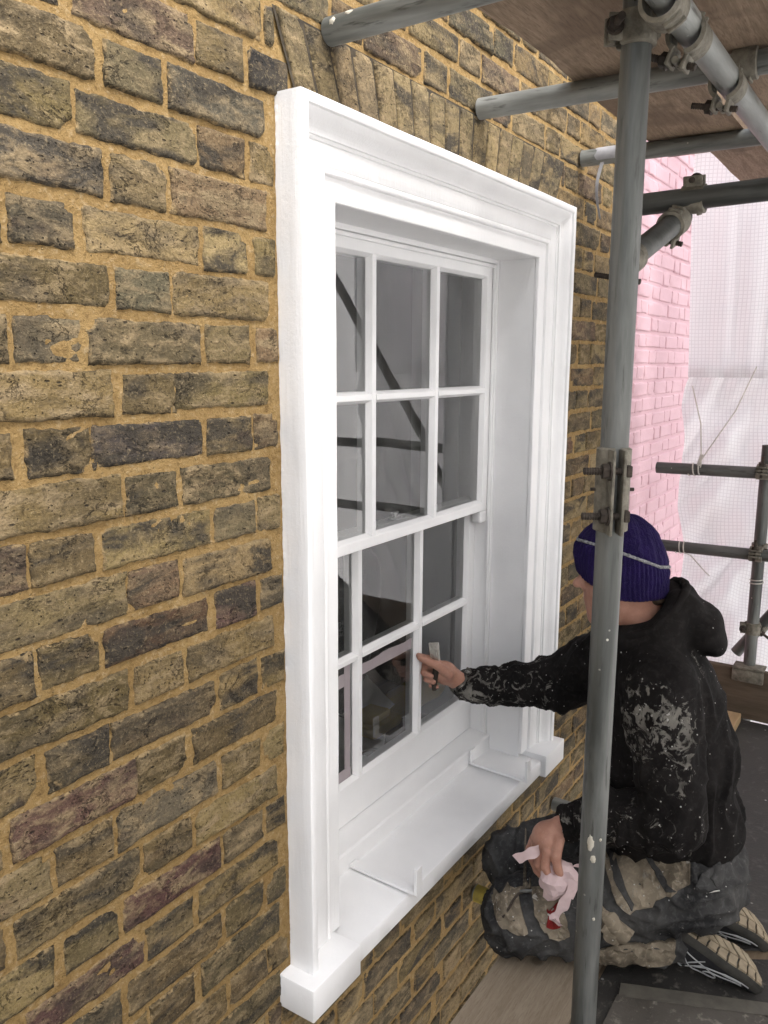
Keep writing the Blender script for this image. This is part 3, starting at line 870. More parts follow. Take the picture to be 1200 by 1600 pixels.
# rails and uprights at the far end
EX = 3.60
scaffold_tube((EX, -.03, 1.306), (EX, -1.42, 1.330), "upper guard rail crossing in front of the white sheeting", M['galv_dark'])
scaffold_tube((EX, -.02, .968), (EX, -1.42, .990), "lower guard rail beside the man's purple hat", M['galv_dark'])
scaffold_tube((3.675, -.452, -2.55), (3.675, -.452, 1.42), "far upright scaffold pole behind the toe board at the right edge", M['galv'])
scaffold_tube((3.735, -.385, .50), (3.735, -1.585, 2.335), "sloping scaffold brace beside the far upright", M['galv'])
for x in (-.6, 1.45):
    scaffold_tube((x, -1.40, -2.55), (x, -1.40, 3.4), {-.6: "outer scaffold upright left of the camera by the sheeting", 1.45: "outer scaffold upright opposite the window by the sheeting"}[x], M['galv'])
# tubes that carry the platform, their ends at the wall under the sill
scaffold_tube((2.60, -.008, .199), (2.60, -1.44, .199), "scaffold tube end touching the wall below the sill's right end", M['galv_y'], r=TR)
ST2 = scaffold_tube((1.99, -.008, .204), (1.99, -1.44, .204), "scaffold tube end with a worn yellow band at the man's knee", M['galv_y'])
yl = m_simple("worn_yellow_paint", (.16, .13, .045), (.34, .26, .04), 40, .6, .4, .002)
b = MB(); b.tube((1.99, -.012, .204), (1.99, -.060, .204), TR+.0008, 28, cap=False); b.build("yellow_band", yl, ST2, smooth=True)
scaffold_tube((1.24, -.008, .199), (1.24, -1.44, .199), "scaffold tube under the platform left of the man", M['galv_y'])
# short sloping tube fixed to the pole and to the dark tube above
scaffold_tube((1.70, -.452, 1.952), (2.0, -.474, 2.074), "short sloping scaffold tube running up behind the pole", M['galv_dark'])

# --- splashes of plaster and old paint stuck to the tubes
spl = m_simple("dried_plaster", (.40, .37, .30), (.56, .53, .45), 60, .9, .5, .002)
def splash(parent, c, n, sx, sz, seed):
    c, n = Vector(c), Vector(n).normalized(); u = (Vector((0, -1, 0)) if parent is T1 else Vector((0, 0, 1))); u = (u - n*u.dot(n)).normalized(); v = n.cross(u)
    bm = bmesh.new(); bmesh.ops.create_icosphere(bm, subdivisions=3, radius=1)
    b = MB().bm(bm)
    out = []
    for p in b.v:
        d = Vector(p); k = 1 + .45*noise.noise(Vector((d.x*2.1+seed, d.y*2.1, d.z*2.1)))
        w = v*(d.x*sx*k)
        q = c + w + u*(d.z*sz*k) + n*(d.y*.0028 - (d.x*sx*k)**2/(2*TR))
        out.append(tuple(q))
    b.v = out
    b.build("plaster_splash", spl, parent, smooth=True)
splash(T1, (1.285, -.065, 2.352), (-.85, -.1, .5), .006, .011, 1); splash(T1, (1.282, -.030, 2.345), (-.95, -.1, .25), .007, .007, 4); splash(T1, (1.283, -.105, 2.347), (-.92, -.1, .3), .005, .009, 8)
splash(POLE, Vector((PX, PY, .858)) + (vc_*.9 - vr_*.44)*TR, vc_*.9 - vr_*.44, .006, .015, 11); splash(POLE, Vector((PX, PY, .826)) + (vc_*.98 - vr_*.2)*TR, vc_*.98 - vr_*.2, .005, .008, 14)
splash(POLE, Vector((PX, PY, .866)) + (vc_*.95 + vr_*.3)*TR, vc_*.95 + vr_*.3, .0025, .003, 17); splash(POLE, Vector((PX, PY, .70)) + (vc_*.95 + vr_*.1)*TR, vc_*.95 + vr_*.1, .003, .004, 19)

# --- couplers
def hexprism(b, p0, p1, r):
    p0, p1 = Vector(p0), Vector(p1); b.tube(p0, p1, r, 6)
def threaded(b, p0, p1, r):
    p0, p1 = Vector(p0), Vector(p1); d = p1-p0; n = max(6, int(d.length/.0022)); 
    pts = [p0 + d*(i/n) for i in range(n+1)]
    b.poly_tube(pts, [r*(1.0 if i % 2 else .84) for i in range(n+1)], 10)
def coupler(c, axis, bolt_dir, label, r=TR, w=.052, bolt_len=.075, second=None, bolt_side=None):
    """forged half-band round a tube (axis), with its swing bolt, washer and nut; optional second band on a crossing tube"""
    c = Vector(c); axis = Vector(axis).normalized(); bd = Vector(bolt_dir).normalized()
    bd = (bd - axis*bd.dot(axis)).normalized(); sd = axis.cross(bd)
    root = empty("scaffold_coupler", c, label, "coupler", "scaffold couplers")
    def band(cc, ax, up, nm):
        ax = Vector(ax).normalized(); up = Vector(up); up = (up - ax*up.dot(ax)).normalized(); s_ = ax.cross(up)
        b = MB(); n = 26; vs = []
        for i in range(n+1):
            a = R(20) + R(320)*i/n
            for q, rr in ((-w/2, r+.0008), (-w/2*.92, r+.0075), (w/2*.92, r+.0075), (w/2, r+.0008)):
                vs.append(cc + ax*q + (up*math.cos(a) + s_*math.sin(a))*rr)
            # raised rim
        fs = [(i*4+k, i*4+k+1, (i+1)*4+k+1, (i+1)*4+k) for i in range(n) for k in range(3)]
        fs += [(i*4+3, i*4, (i+1)*4, (i+1)*4+3) for i in range(n)] + [(0, 1, 2, 3), (n*4+3, n*4+2, n*4+1, n*4)]
        b.add(vs, fs)
        for sg in (-1, 1):                                  # lugs
            b.obox(cc + up*(r+.010) + s_*sg*.013, ax, s_, up, w*.8, .007, .030, .002)
        b.tube(cc + up*(r+.016) - ax*w*.42, cc + up*(r+.016) + ax*w*.42, .006, 10)
        for q in (-1, 1):
            b.obox(cc - up*(r+.006) + ax*q*.012, ax, s_, up, .006, .030, .010, .002)
        b.build(nm, M['coupler'], root, smooth=True)
        bb = MB()
        p = cc + up*(r+.016) - s_*.03
        threaded(bb, p, p + s_*bolt_len + s_*.012, .0062)
        bb.build("bolt", M['bolt'], root, smooth=False)
        nb = MB(); q0 = cc + up*(r+.016) + s_*.019
        hexprism(nb, q0, q0 + s_*.011, .0125); nb.tube(q0 - s_*.003, q0, .0145, 16)
        nb.build("nut", M['bolt'], root)
    band(c, axis, bd, "band")
    if second:
        band(Vector(second[0]), second[1], second[2], "band")
    return root
ez, ex, ey = Vector((0, 0, 1)), Vector((1, 0, 0)), Vector((0, 1, 0))
vr = Vector((.549, -.836, 0)); vc = Vector((-.836, -.549, 0))      # to the right of the view, towards the camera
coupler((PX+.055, -.600, 2.268), ex, (0, .35, -.9), "right-angle coupler gripping the pale ledger and the top of the pole", second=((PX, PY, 2.275), ez, -vr))
coupler((1.33, -.600, 2.267), ex, (0, .5, .8), "coupler on the pale ledger beside the pole's top, its bolt upright")
coupler((1.78, -.600, 2.273), ex, (0, .2, -.9), "coupler on the pale ledger with its bolt pointing down, right of the pole", second=((1.925, -.60, 2.35), ey, (0, 0, 1)))
coupler((1.993, -.500, 2.109), ey, (-.2, 0, 1), "yellowish coupler joining the dark tube to the short sloping tube", second=((1.95, -.470, 2.054), (.30, -.022, .122), (.1, .3, -1)))
coupler((1.70, -.452, 1.952), (.30, -.022, .122), (0, .2, -1), "coupler behind the pole with a bolt end sticking out to the left", bolt_len=.085)
coupler((3.675, -.452, .640), ez, (-.3, .95, 0), "coupler clamping the sloping brace to the far upright", second=((3.735, -.47, .63), (0, -.55, .84), (-1, 0, 0)))
coupler((3.675, -.452, 1.325), ez, (-1, -.2, 0), "coupler at the end of the upper guard rail", second=((EX, -.452, 1.318), ey, (-1, 0, .2)))
coupler((3.675, -.452, .985), ez, (-1, -.2, 0), "coupler at the end of the lower guard rail", second=((EX, -.452, .978), ey, (-1, 0, .2)))

# sleeve coupler on the pole
sl = empty("sleeve_coupler", (PX, PY, 1.46), "sleeve coupler with two long bolts halfway up the foreground pole", "coupler", "scaffold couplers")
z0, z1 = 1.455, 1.605
for sg, nm in ((-1, "half_sleeve"), (1, "half_sleeve")):
    b = MB(); n = 14; vs = []
    for i in range(n+1):
        a = (R(12) + R(160)*i/n)*sg
        d = vc*math.cos(a) + vr*math.sin(a)
        for rr, zz in ((TR+.0005, z0), (TR+.0060, z0+.003), (TR+.0060, z1-.003), (TR+.0005, z1)):
            vs.append(Vector((PX, PY, 0)) + d*rr + ez*zz)
    fs = [(i*4+k, i*4+k+1, (i+1)*4+k+1, (i+1)*4+k) for i in range(n) for k in range(3)]
    b.add(vs, fs)
    b.obox(Vector((PX, PY, (z0+z1)/2)) + vc*(TR+.016) + vr*(.0095*sg - .005), vr, vc, ez, .0055, .036, z1-z0-.002, .002)
    b.build(nm, M['coupler'], sl, smooth=True)
for zz in (1.568, 1.490):
    b = MB(); pc = Vector((PX, PY, zz)) + vc*(TR+.022) - vr*.005
    threaded(b, pc + vr*.018, pc - vr*.058, .0068); b.obox(pc + vr*.0185, vr, vc, ez, .010, .016, .020, .002)
    b.build("bolt", M['bolt'], sl)
    b = MB(); hexprism(b, pc - vr*.0135, pc - vr*.027, .0135); b.tube(pc - vr*.0125, pc - vr*.0155, .0165, 16)
    b.build("nut", M['bolt'], sl)
b = MB(); pc = Vector((PX, PY, 1.53)); b.tube(pc - vr*(TR+.014), pc + vr*(TR+.014), .0032, 8); b.build("pin", M['bolt'], sl)

# ------------------------------------------------------------------ overhead plywood
def m_ply(name, a, b_, dark):
    t = NT(name)
    st = t.pos((.6, 6, 1)); n1 = t.noise(7, 6, .65, 1.4, st); n2 = t.noise(3.2, 4, .6, .5); n3 = t.noise(60, 3, .6, 0, st)
    c = t.ramp(n1, [(.38, a), (.62, b_)])
    c = t.mix(t.ramp(n3, [(.5, 0.0), (.66, .5)]), c, dark)
    c = t.mix(t.ramp(n2, [(.52, 0.0), (.60, .55)]), c, dark)
    v = t.math('MULTIPLY', t.ramp(t.voro(4.5), [(.05, 1.0), (.09, 0.0)]), .7)
    c = t.mix(v, c, tuple(x*.5 for x in dark))
    return t.set(c, .8, t.bump(t.math('ADD', n3, n1), .35, .003), spec=.2)
M['ply'] = m_ply("weathered_plywood", (.20, .145, .10), (.30, .225, .16), (.105, .072, .05))
M['ply_floor'] = m_ply("pale_plywood", (.25, .20, .145), (.31, .255, .19), (.19, .15, .105))
def ply(x0, x1, y_in, y_out, zb, th, label, mat, wav=.0, seed=1, name="plywood_sheet", grp="overhead plywood sheets"):
    b = MB(); n = max(4, int((x1-x0)/.05)); vs = []
    for i in range(n+1):
        x = x0 + (x1-x0)*i/n
        w = wav*(noise.noise(Vector((x*3.2, seed, 0)))*1.0 + .35*noise.noise(Vector((x*11, seed, 2))))
        s = noise.noise(Vector((x*1.3, seed, 7)))*.003
        vs += [(x, y_in + w, zb+s), (x, y_in + w, zb+th+s), (x, y_out, zb+th+s), (x, y_out, zb+s)]
    fs = [(i*4+k, i*4+(k+1) % 4, (i+1)*4+(k+1) % 4, (i+1)*4+k) for i in range(n) for k in range(4)] + [(0, 1, 2, 3), (n*4+3, n*4+2, n*4+1, n*4)]
    return tag(b.add(vs, fs).build(name, mat), label, "board", grp)
ply(1.28, 1.985, -.236, -1.38, 2.378, .018, "plywood sheet overhead with a wavy edge above the window", M['ply'], .014, 3)
ply(1.995, 2.850, -.205, -.468, 2.398, .018, "narrow plywood strip overhead, nearest the wall and right of the pole", M['ply'], .006, 5)
ply(2.055, 2.720, -.486, -1.38, 2.400, .018, "plywood sheet overhead behind the pale ledger", M['ply'], 0, 7)
ply(2.730, 3.60, -.318, -1.38, 2.411, .018, "plywood sheet overhead at the far end, above the sheeting", M['ply'], .004, 9)

# ------------------------------------------------------------------ working platform
FZ = .25
def m_dark_mat(name, a, b_, speck, amount):
    t = NT(name)
    n1 = t.noise(4, 4, .6); n2 = t.noise(38, 5, .65, .3); n3 = t.noise(130, 3, .6)
    c = t.ramp(n1, [(.3, a), (.7, b_)])
    c = t.mix(t.ramp(n2, [(.56, 0.0), (.72, amount)]), c, speck)
    v = t.math('MULTIPLY', t.ramp(t.voro(22), [(.05, 1.0), (.10, 0.0)]), t.ramp(t.noise(5, 1), [(.5, 0.0), (.56, .8)]))
    c = t.mix(v, c, (.5, .5, .48))
    return t.set(c, t.ramp(n1, [(.3, .55), (.7, .8)]), t.bump(t.math('ADD', n2, n3), .4, .004), spec=.35)
M['mat'] = m_dark_mat("dark_rubber_mat", (.032, .031, .030), (.066, .064, .060), (.13, .125, .118), .55)
M['felt'] = m_dark_mat("scuffed_roofing_felt", (.060, .054, .046), (.115, .104, .09), (.27, .245, .21), .85)
M['felt_dark'] = m_dark_mat("black_roofing_felt", (.018, .017, .016), (.045, .042, .038), (.17, .155, .13), .65)
M['tapegrey'] = m_simple("grey_edge_tape", (.075, .07, .06), (.13, .12, .10), 20, .6, .3, .002)
bd = m_simple("scaffold_board_timber", (.14, .10, .065), (.22, .165, .11), 8, .85, .4, .003, stretch=(.4, 8, 8))
M['board'] = bd
def flat(name, poly, z, th, mat, label, cat, grp=None, jitter=.0):
    """flat sheet from a polygon of (x,y)"""
    n = len(poly); pts = []
    for i in range(n):
        (xa, ya), (xb, yb_) = poly[i], poly[(i+1) % n]
        m = max(1, int(math.hypot(xb-xa, yb_-ya)/.04)) if jitter else 1
        for k in range(m):
            q = k/m; x, y = xa+(xb-xa)*q, ya+(yb_-ya)*q
            pts.append((x + jitter*noise.noise(Vector((x*14, y*14, z*90))), y + jitter*noise.noise(Vector((x*14, y*14, z*90+5)))))
    n = len(pts)
    vs = [(x, y, z) for x, y in pts] + [(x, y, z+th) for x, y in pts]
    fs = [tuple(range(n))[::-1], tuple(range(n, 2*n))] + [(k, (k+1) % n, n+(k+1) % n, n+k) for k in range(n)]
    o = MB().add(vs, fs).build(name, mat)
    return tag(o, label, cat, grp)
# scaffold boards of the platform run along the wall
yy = -.435
for k in range(5):
    lab = ["first", "second", "third", "fourth", "fifth"][k]
    flat("scaffold_board", [(-1.6, yy-.222), (3.63, yy-.222), (3.63, yy), (-1.6, yy)], .2262, .012, M['board'], lab + " scaffold board of the platform counting out from the wall, under the mats", "board", "platform boards")
    yy -= .226
flat("plywood_sheet", [(1.12, -.432), (1.895, -.432), (1.895, -.206), (1.12, -.206)], .2290, .018, M['ply_floor'], "pale plywood strip of the floor along the wall, left of the man's knees", "board")
flat("plywood_sheet", [(-1.55, -.432), (1.115, -.432), (1.115, -.206), (-1.55, -.206)], .2287, .016, M['board'], "brown plywood strip of the floor along the wall, below the camera", "board")  # out of view, kept darker than the pale strip to limit bounced light
flat("plywood_sheet", [(1.897, -.432), (3.62, -.432), (3.62, -.21), (1.897, -.21)], .2285, .016, M['board'], "brown plywood strip of the floor along the wall, behind the man", "board")
flat("rubber_mat", [(2.16, -.80), (2.62, -.712), (3.61, -.715), (3.61, -.36), (2.0, -.34), (1.93, -.46)], .2450, .005, M['mat'], "dark smooth rubber mat on the platform behind the man", "mat", None, .004)
flat("roofing_felt", [(2.12, -.82), (2.62, -.717), (3.61, -.720), (3.61, -1.36), (2.2, -1.36)], .2400, .0055, M['felt'], "scuffed grey felt sheet right of the man's shoes", "felt sheet", None, .003)
flat("roofing_felt", [(1.50, -.445), (1.90, -.445), (2.14, -.83), (2.18, -1.36), (-1.5, -1.36), (-1.5, -.445)], .2390, .0050, M['felt_dark'], "black felt sheet under the man's left shoe", "felt sheet", None, .003)  # unseen stretch towards the camera added to cut light bounced up the wall
flat("roofing_felt", [(1.40, -.50), (1.775, -.50), (1.90, -.80), (1.86, -1.2), (1.35, -1.2)], .2446, .0040, M['felt'], "speckled grey felt piece at the foot of the pole", "felt sheet", None, .004)
flat("edge_tape", [(1.770, -.505), (1.815, -.495), (1.955, -.83), (1.95, -1.2), (1.905, -1.2), (1.905, -.82)], .2490, .0015, M['tapegrey'], "grey tape strip along the felt edge below the man's left shoe", "tape", None, .003)
# toe board, clip and timber offcut
tb = MB(); tb.bbox(3.628, 3.662, -1.40, .06, .247, .468, .004)
tag(tb.build("toe_board", m_simple("old_toe_board", (.075, .055, .038), (.13, .10, .07), 7, .85, .5, .004, stretch=(1, .5, 5))), "old brown timber toe board across the far end of the platform", "toe board")
cl = MB(); cl.bbox(3.612, 3.626, -.520, -.395, .415, .470, .006); cl.bbox(3.612, 3.69, -.520, -.395, .4705, .480, .003)
tag(cl.build("toe_board_clip", M['coupler'], None, smooth=True), "pale metal clip over the toe board at the far upright", "clip")
of = MB(); of.bbox(3.10, 3.56, -.455, -.33, .2565, .298, .004)
tag(of.build("timber_offcut", m_simple("fresh_pine", (.30, .21, .11), (.40, .29, .165), 8, .7, .3, .002, stretch=(.4, 8, 8))), "short pale pine offcut lying on the mat before the toe board", "timber")
eb = MB(); eb.tube((3.60, -.335, .655), (3.60, -.335, .662), .012, 14)

# ------------------------------------------------------------------ sheeting
def m_sheet(name, tint=(.88, .885, .88), grid=True, tr=.68):
    t = NT(name); t.t.nodes.remove(t.p)
    g = t.n("ShaderNodeNewGeometry"); sp = t.n("ShaderNodeSeparateXYZ"); t.l(g.outputs["Position"], sp.inputs[0])
    lines = None
    n1 = t.noise(2.2, 4, .6, .6)
    c = t.ramp(n1, [(.3, tuple(x*.93 for x in tint)), (.7, tint)])
    if grid:
        wob = t.math('MULTIPLY', t.noise(4, 2), .012)
        u = t.math('ADD', t.attr("across", "Fac"), wob); v = t.math('ADD', sp.outputs[2], wob)
        def ln(q):
            f = t.math('FRACT', t.math('MULTIPLY', q, 62.0)); return t.math('LESS_THAN', f, .20)
        lines = t.math('MAXIMUM', ln(u), ln(v))
        c = t.mix(t.math('MULTIPLY', lines, .33), c, (.45, .43, .44))
    df = t.n("ShaderNodeBsdfDiffuse"); tl = t.n("ShaderNodeBsdfTranslucent"); gl = t.n("ShaderNodeBsdfGlossy"); gl.inputs["Roughness"].default_value = .35
    t.l(c, df.inputs[0]); t.l(c, tl.inputs[0])
    mx = t.n("ShaderNodeMixShader"); mx.inputs[0].default_value = tr; t.l(df.outputs[0], mx.inputs[1]); t.l(tl.outputs[0], mx.inputs[2])
    m2 = t.n("ShaderNodeMixShader"); m2.inputs[0].default_value = .05; t.l(mx.outputs[0], m2.inputs[1]); t.l(gl.outputs[0], m2.inputs[2])
    bmp = t.bump(t.noise(14, 4, .6, .8), .35, .01)
    for q in (df, tl, gl): t.l(bmp, q.inputs["Normal"])
    t.l(m2.outputs[0], t.out.inputs[0]); return t.m
M['sheet'] = m_sheet("white_debris_sheeting")
M['sheet_side'] = m_sheet("grey_white_debris_sheeting", (.87, .87, .87), True, .66)
M['sheet_top'] = m_sheet("white_polythene", (.86, .86, .86), True, .63)

def curtain(name, a, b_, z0, z1, nx, nz, fold, nrm, mat, label, edge=None):
    """hanging sheet from point a to b (x,y) with folds along its normal"""
    V = []; F = []
    for j in range(nz+1):
        z = z0 + (z1-z0)*j/nz
        for i in range(nx+1):
            q = i/nx
            x, y = a[0]+(b_[0]-a[0])*q, a[1]+(b_[1]-a[1])*q
            d = fold(q, z)
            if edge: 
                k = (1-q)**6; x += edge(z)[0]*k; y += edge(z)[1]*k
            V.append((x + nrm[0]*d, y + nrm[1]*d, z))
    F = [(j*(nx+1)+i, j*(nx+1)+i+1, (j+1)*(nx+1)+i+1, (j+1)*(nx+1)+i) for j in range(nz) for i in range(nx)]
    o = mesh(name, V, F, mat, None, smooth=True)
    ln = math.hypot(b_[0]-a[0], b_[1]-a[1])
    at = o.data.attributes.new("across", 'FLOAT', 'POINT'); at.data.foreach_set("value", [ln*i/nx for j in range(nz+1) for i in range(nx+1)])
    return tag(o, label, "sheeting", "white scaffold sheeting")
def fold_end(q, z):
    f = noise.noise(Vector((q*7.0, z*1.6, 1)))*.045 + noise.noise(Vector((q*19 + z*1.6, z*3.6, 4)))*.026 + abs(noise.noise(Vector((q*11 - z*3.2, z*2.5, 7))))*.085
    # creases pulled towards the ties
    for (qy, qz, s) in ((.03, 1.62, .05), (.10, .95, .06), (.27, .70, .07)):
        d = math.hypot((q-qy)*1.5, z-qz); f -= s*math.exp(-d*d/.02)
    return f
curtain("debris_sheeting", (4.00, -.045), (4.00, -1.52), -.6, 1.745, 90, 130, fold_end, (1, 0), M['sheet'], "lower translucent white sheeting with a square mesh closing the scaffold's far end",
        lambda z: (0, .022*math.sin(z*5.2+.6) + .012*math.sin(z*13)))
def fold_top(q, z):
    return noise.noise(Vector((q*15.0, z*.5, 11)))*.055 + noise.noise(Vector((q*34, z*.9, 14)))*.016 - .02
curtain("debris_sheeting", (3.985, -.030), (3.985, -1.52), 1.685, 4.2, 90, 60, fold_top, (1, 0), M['sheet_top'], "upper white sheeting hanging in folds above the guard rails",
        lambda z: (0, .015*math.sin(z*3)))
def fold_side(q, z):
    return noise.noise(Vector((q*14, z*1.0, 21)))*.04 + noise.noise(Vector((q*40 + z, z*1.7, 24)))*.012
M['sheet_dimmer'] = m_sheet("light_dimming_sheeting", (.80, .80, .80), True, .57)  # denser grade invented so less light reaches the foot of the wall
curtain("debris_sheeting", (-1.7, -1.60), (2.75, -1.60), 1.50, 3.8, 130, 40, fold_side, (0, 1), M['sheet_side'], "upper white sheeting along the scaffold's outer side opposite the window")
curtain("debris_sheeting", (-1.7, -1.56), (2.75, -1.56), -2.5, 1.62, 130, 50, fold_side, (0, 1), M['sheet_dimmer'], "added light-dimming grey lower sheeting along the scaffold's outer side opposite the window")
curtain("debris_sheeting", (2.70, -1.64), (5.7, -1.64), -2.5, 5.6, 100, 70, fold_side, (0, 1), M['sheet'], "tall white sheeting added along the outer side to shade the pink wall")  # separate piece, extra tall, added to keep sun off the pink wall

# ------------------------------------------------------------------ cords, ties and a torn strip
cm = m_simple("grey_white_cord", (.42, .40, .36), (.58, .56, .50), 60, .8, .4, .001)
def cord(pts, r, label, mat=cm, name="tie_cord"):
    b = MB(); b.poly_tube(pts, r, 7)
    return tag(b.build(name, mat, None, smooth=True), label, "cord", "tie cords on the sheeting")
def wrap(c, axis, r, turns, pitch, n=18):
    axis = Vector(axis).normalized(); a = axis.orthogonal().normalized(); bb = axis.cross(a); pts = []
    for i in range(int(n*turns)+1):
        t_ = 2*math.pi*i/n
        pts.append(Vector(c) + axis*(pitch*i/n) + (a*math.cos(t_) + bb*math.sin(t_))*r)
    return pts
cord(wrap((EX, -.165, 1.309), (0, -1, -.0), TR+.002, 2.0, .022) + [(EX-.02, -.215, 1.34), (3.75, -.165, 1.49), (3.965, -.070, 1.645)], .0028, "short cord from the upper guard rail up to the sheeting's edge")
cord([(EX-.012, -.205, 1.337), (EX-.005, -.222, 1.37), (3.76, -.30, 1.55), (3.965, -.335, 1.735)], .0028, "long slanting cord from the upper guard rail to the sheeting's fold")
cord(wrap((EX, -.135, .969), (0, -1, 0), TR+.002, 2.0, .018) + [(EX+.02, -.19, .935), (3.90, -.20, .80), (3.965, -.205, .77)], .0026, "cord tied round the lower guard rail by the purple hat")
cord(wrap((3.675, -.452, .835), (0, 0, 1), TR+.002, 1.6, .014), .0026, "thin cord wound round the far upright")
b = MB(); b.obox((EX-.020, -.210, 1.352), (0, -.25, .97), (0, .97, .25), (1, 0, 0), .05, .014, .006, .002)
tag(b.build("cord_tag", cm), "pale plastic tag on the cord at the upper guard rail", "tag")
gt = m_simple("grey_gaffer_tape", (.24, .24, .25), (.36, .36, .37), 20, .45, .3, .002)
b = MB(); n = 14; vs = []
for i in range(n+1):
    q = i/n; z = 2.352 - .165*q; yy_ = -.075 + .010*math.sin(q*3) ; w = .006*(1-.5*q)
    x_ = 2.592 - .012*math.sin(q*4)
    vs += [(x_, yy_-w, z), (x_+.001, yy_+w, z), (x_+.002, yy_+w, z), (x_+.001, yy_-w, z)]
b.add(vs, [(i*4+k, i*4+(k+1) % 4, (i+1)*4+(k+1) % 4, (i+1)*4+k) for i in range(n) for k in range(4)])
for q0, q1 in ((R(20), R(215)),):
    m_ = 12; vs = []
    for i in range(m_+1):
        a = q0 + (q1-q0)*i/m_
        for yv in (-.055 - .004*math.sin(i*1.7), -.125 + .010*math.sin(i*2.3)):
            vs.append((2.609 + math.cos(a)*(TR+.0015), yv, 2.373 + math.sin(a)*(TR+.0015)))
    b.add(vs, [(i*2, i*2+1, i*2+3, i*2+2) for i in range(m_)])
tag(b.build("torn_tape", gt, None, smooth=True), "torn grey tape strip dangling from the scaffold tube right of the window", "tape")
# ------------------------------------------------------------------ kneeling man
# local frame: a forwards (the way he faces), b to his left, z up; origin on the platform under his hips
PR = Vector((2.05, -.56, .252)); _th = R(112)
PEF = Vector((math.cos(_th), math.sin(_th), 0)); PEL = Vector((-math.sin(_th), math.cos(_th), 0))
def L2W(a, b, z): return PR + PEF*a + PEL*b + Vector((0, 0, z))
def l2w_arr(A):
    return np.array(PR)[None] + A[:, 0:1]*np.array(PEF)[None] + A[:, 1:2]*np.array(PEL)[None] + A[:, 2:3]*np.array([[0, 0, 1.0]])

def sd_cone(P, p0, p1, r0, r1):
    p0, p1 = np.array(p0, float), np.array(p1, float); d = p1-p0; L2 = max((d*d).sum(), 1e-12)
    t = np.clip(((P-p0)@d)/L2, 0, 1)
    return np.sqrt((((P-p0) - t[..., None]*d)**2).sum(-1)) - (r0 + (r1-r0)*t)
def sd_ell(P, c, r, rot=0.0):
    Q = P - np.array(c, float)
    if rot:                                   # pitch about the b axis
        ca, sa = math.cos(rot), math.sin(rot)
        Q = np.stack([Q[..., 0]*ca + Q[..., 2]*sa, Q[..., 1], -Q[..., 0]*sa + Q[..., 2]*ca], -1)
    r = np.array(r, float); k0 = np.sqrt(((Q/r)**2).sum(-1)); k1 = np.sqrt(((Q/(r*r))**2).sum(-1)) + 1e-9
    return k0*(k0-1)/k1
def smin(a, b, k):
    h = np.clip(.5 + .5*(b-a)/k, 0, 1); return b + (a-b)*h - k*h*(1-h)

def surface_nets(prims, lo, hi, h, k=.02, sub=None, subk=.008):
    """prims: list of callables P -> distance, blended; returns verts (n,3), quads"""
    lo, hi = np.array(lo, float), np.array(hi, float)
    n = np.ceil((hi-lo)/h).astype(int) + 1
    ax = [lo[i] + h*np.arange(n[i]) for i in range(3)]
    G = np.stack(np.meshgrid(*ax, indexing='ij'), -1)
    D = None
    for p in prims:
        kk = k
        if isinstance(p, tuple): p, kk = p
        d = p(G); D = d if D is None else smin(D, d, kk)
    if sub:
        for p in sub:
            d = -p(G); D = -smin(-D, -d, subk)
    S = D < 0
    nx, ny, nz = n
    acc = np.zeros((nx-1, ny-1, nz-1, 3)); cnt = np.zeros((nx-1, ny-1, nz-1))
    for axis in range(3):
        o1, o2 = [q for q in range(3) if q != axis]
        sl0 = [slice(None)]*3; sl1 = [slice(None)]*3
        sl0[axis] = slice(0, -1); sl1[axis] = slice(1, None)
        d0, d1 = D[tuple(sl0)], D[tuple(sl1)]
        cross = (d0 < 0) != (d1 < 0)
        t = np.where(cross, d0/(d0-d1+1e-12), 0)
        for da in (0, 1):
            for db in (0, 1):
                s = [slice(None)]*3
                s[o1] = slice(da, n[o1]-1+da); s[o2] = slice(db, n[o2]-1+db)
                c = cross[tuple(s)]; tt = t[tuple(s)]
                off = np.zeros(c.shape + (3,)); off[..., axis] = tt; off[..., o1] = da; off[..., o2] = db
                acc += np.where(c[..., None], off, 0); cnt += c
    has = cnt > 0
    idx = -np.ones(has.shape, int); idx[has] = np.arange(has.sum())
    cells = np.argwhere(has)
    V = lo + h*(cells + acc[has]/cnt[has][:, None])
    Q = []
    for axis in range(3):
        o1, o2 = [(1, 2), (2, 0), (0, 1)][axis]
        s0 = [slice(1, -1)]*3; s1 = [slice(1, -1)]*3
        s0[axis] = slice(0, -1); s1[axis] = slice(1, None)
        a0, a1 = S[tuple(s0)], S[tuple(s1)]
        for flip in (False, True):
            e = np.argwhere(a0 & ~a1) if not flip else np.argwhere(~a0 & a1)
            if not len(e): continue
            base = e.copy()
            for q in range(3):
                if q != axis: base[:, q] += 1
            def cell(d1, d2):
                c = base.copy(); c[:, o1] -= d1; c[:, o2] -= d2; return idx[c[:, 0], c[:, 1], c[:, 2]]
            q4 = np.stack([cell(1, 1), cell(0, 1), cell(0, 0), cell(1, 0)], 1)
            if flip: q4 = q4[:, ::-1]
            Q.append(q4)
    Q = np.concatenate(Q); Q = Q[(Q >= 0).all(1)]
    return V, Q

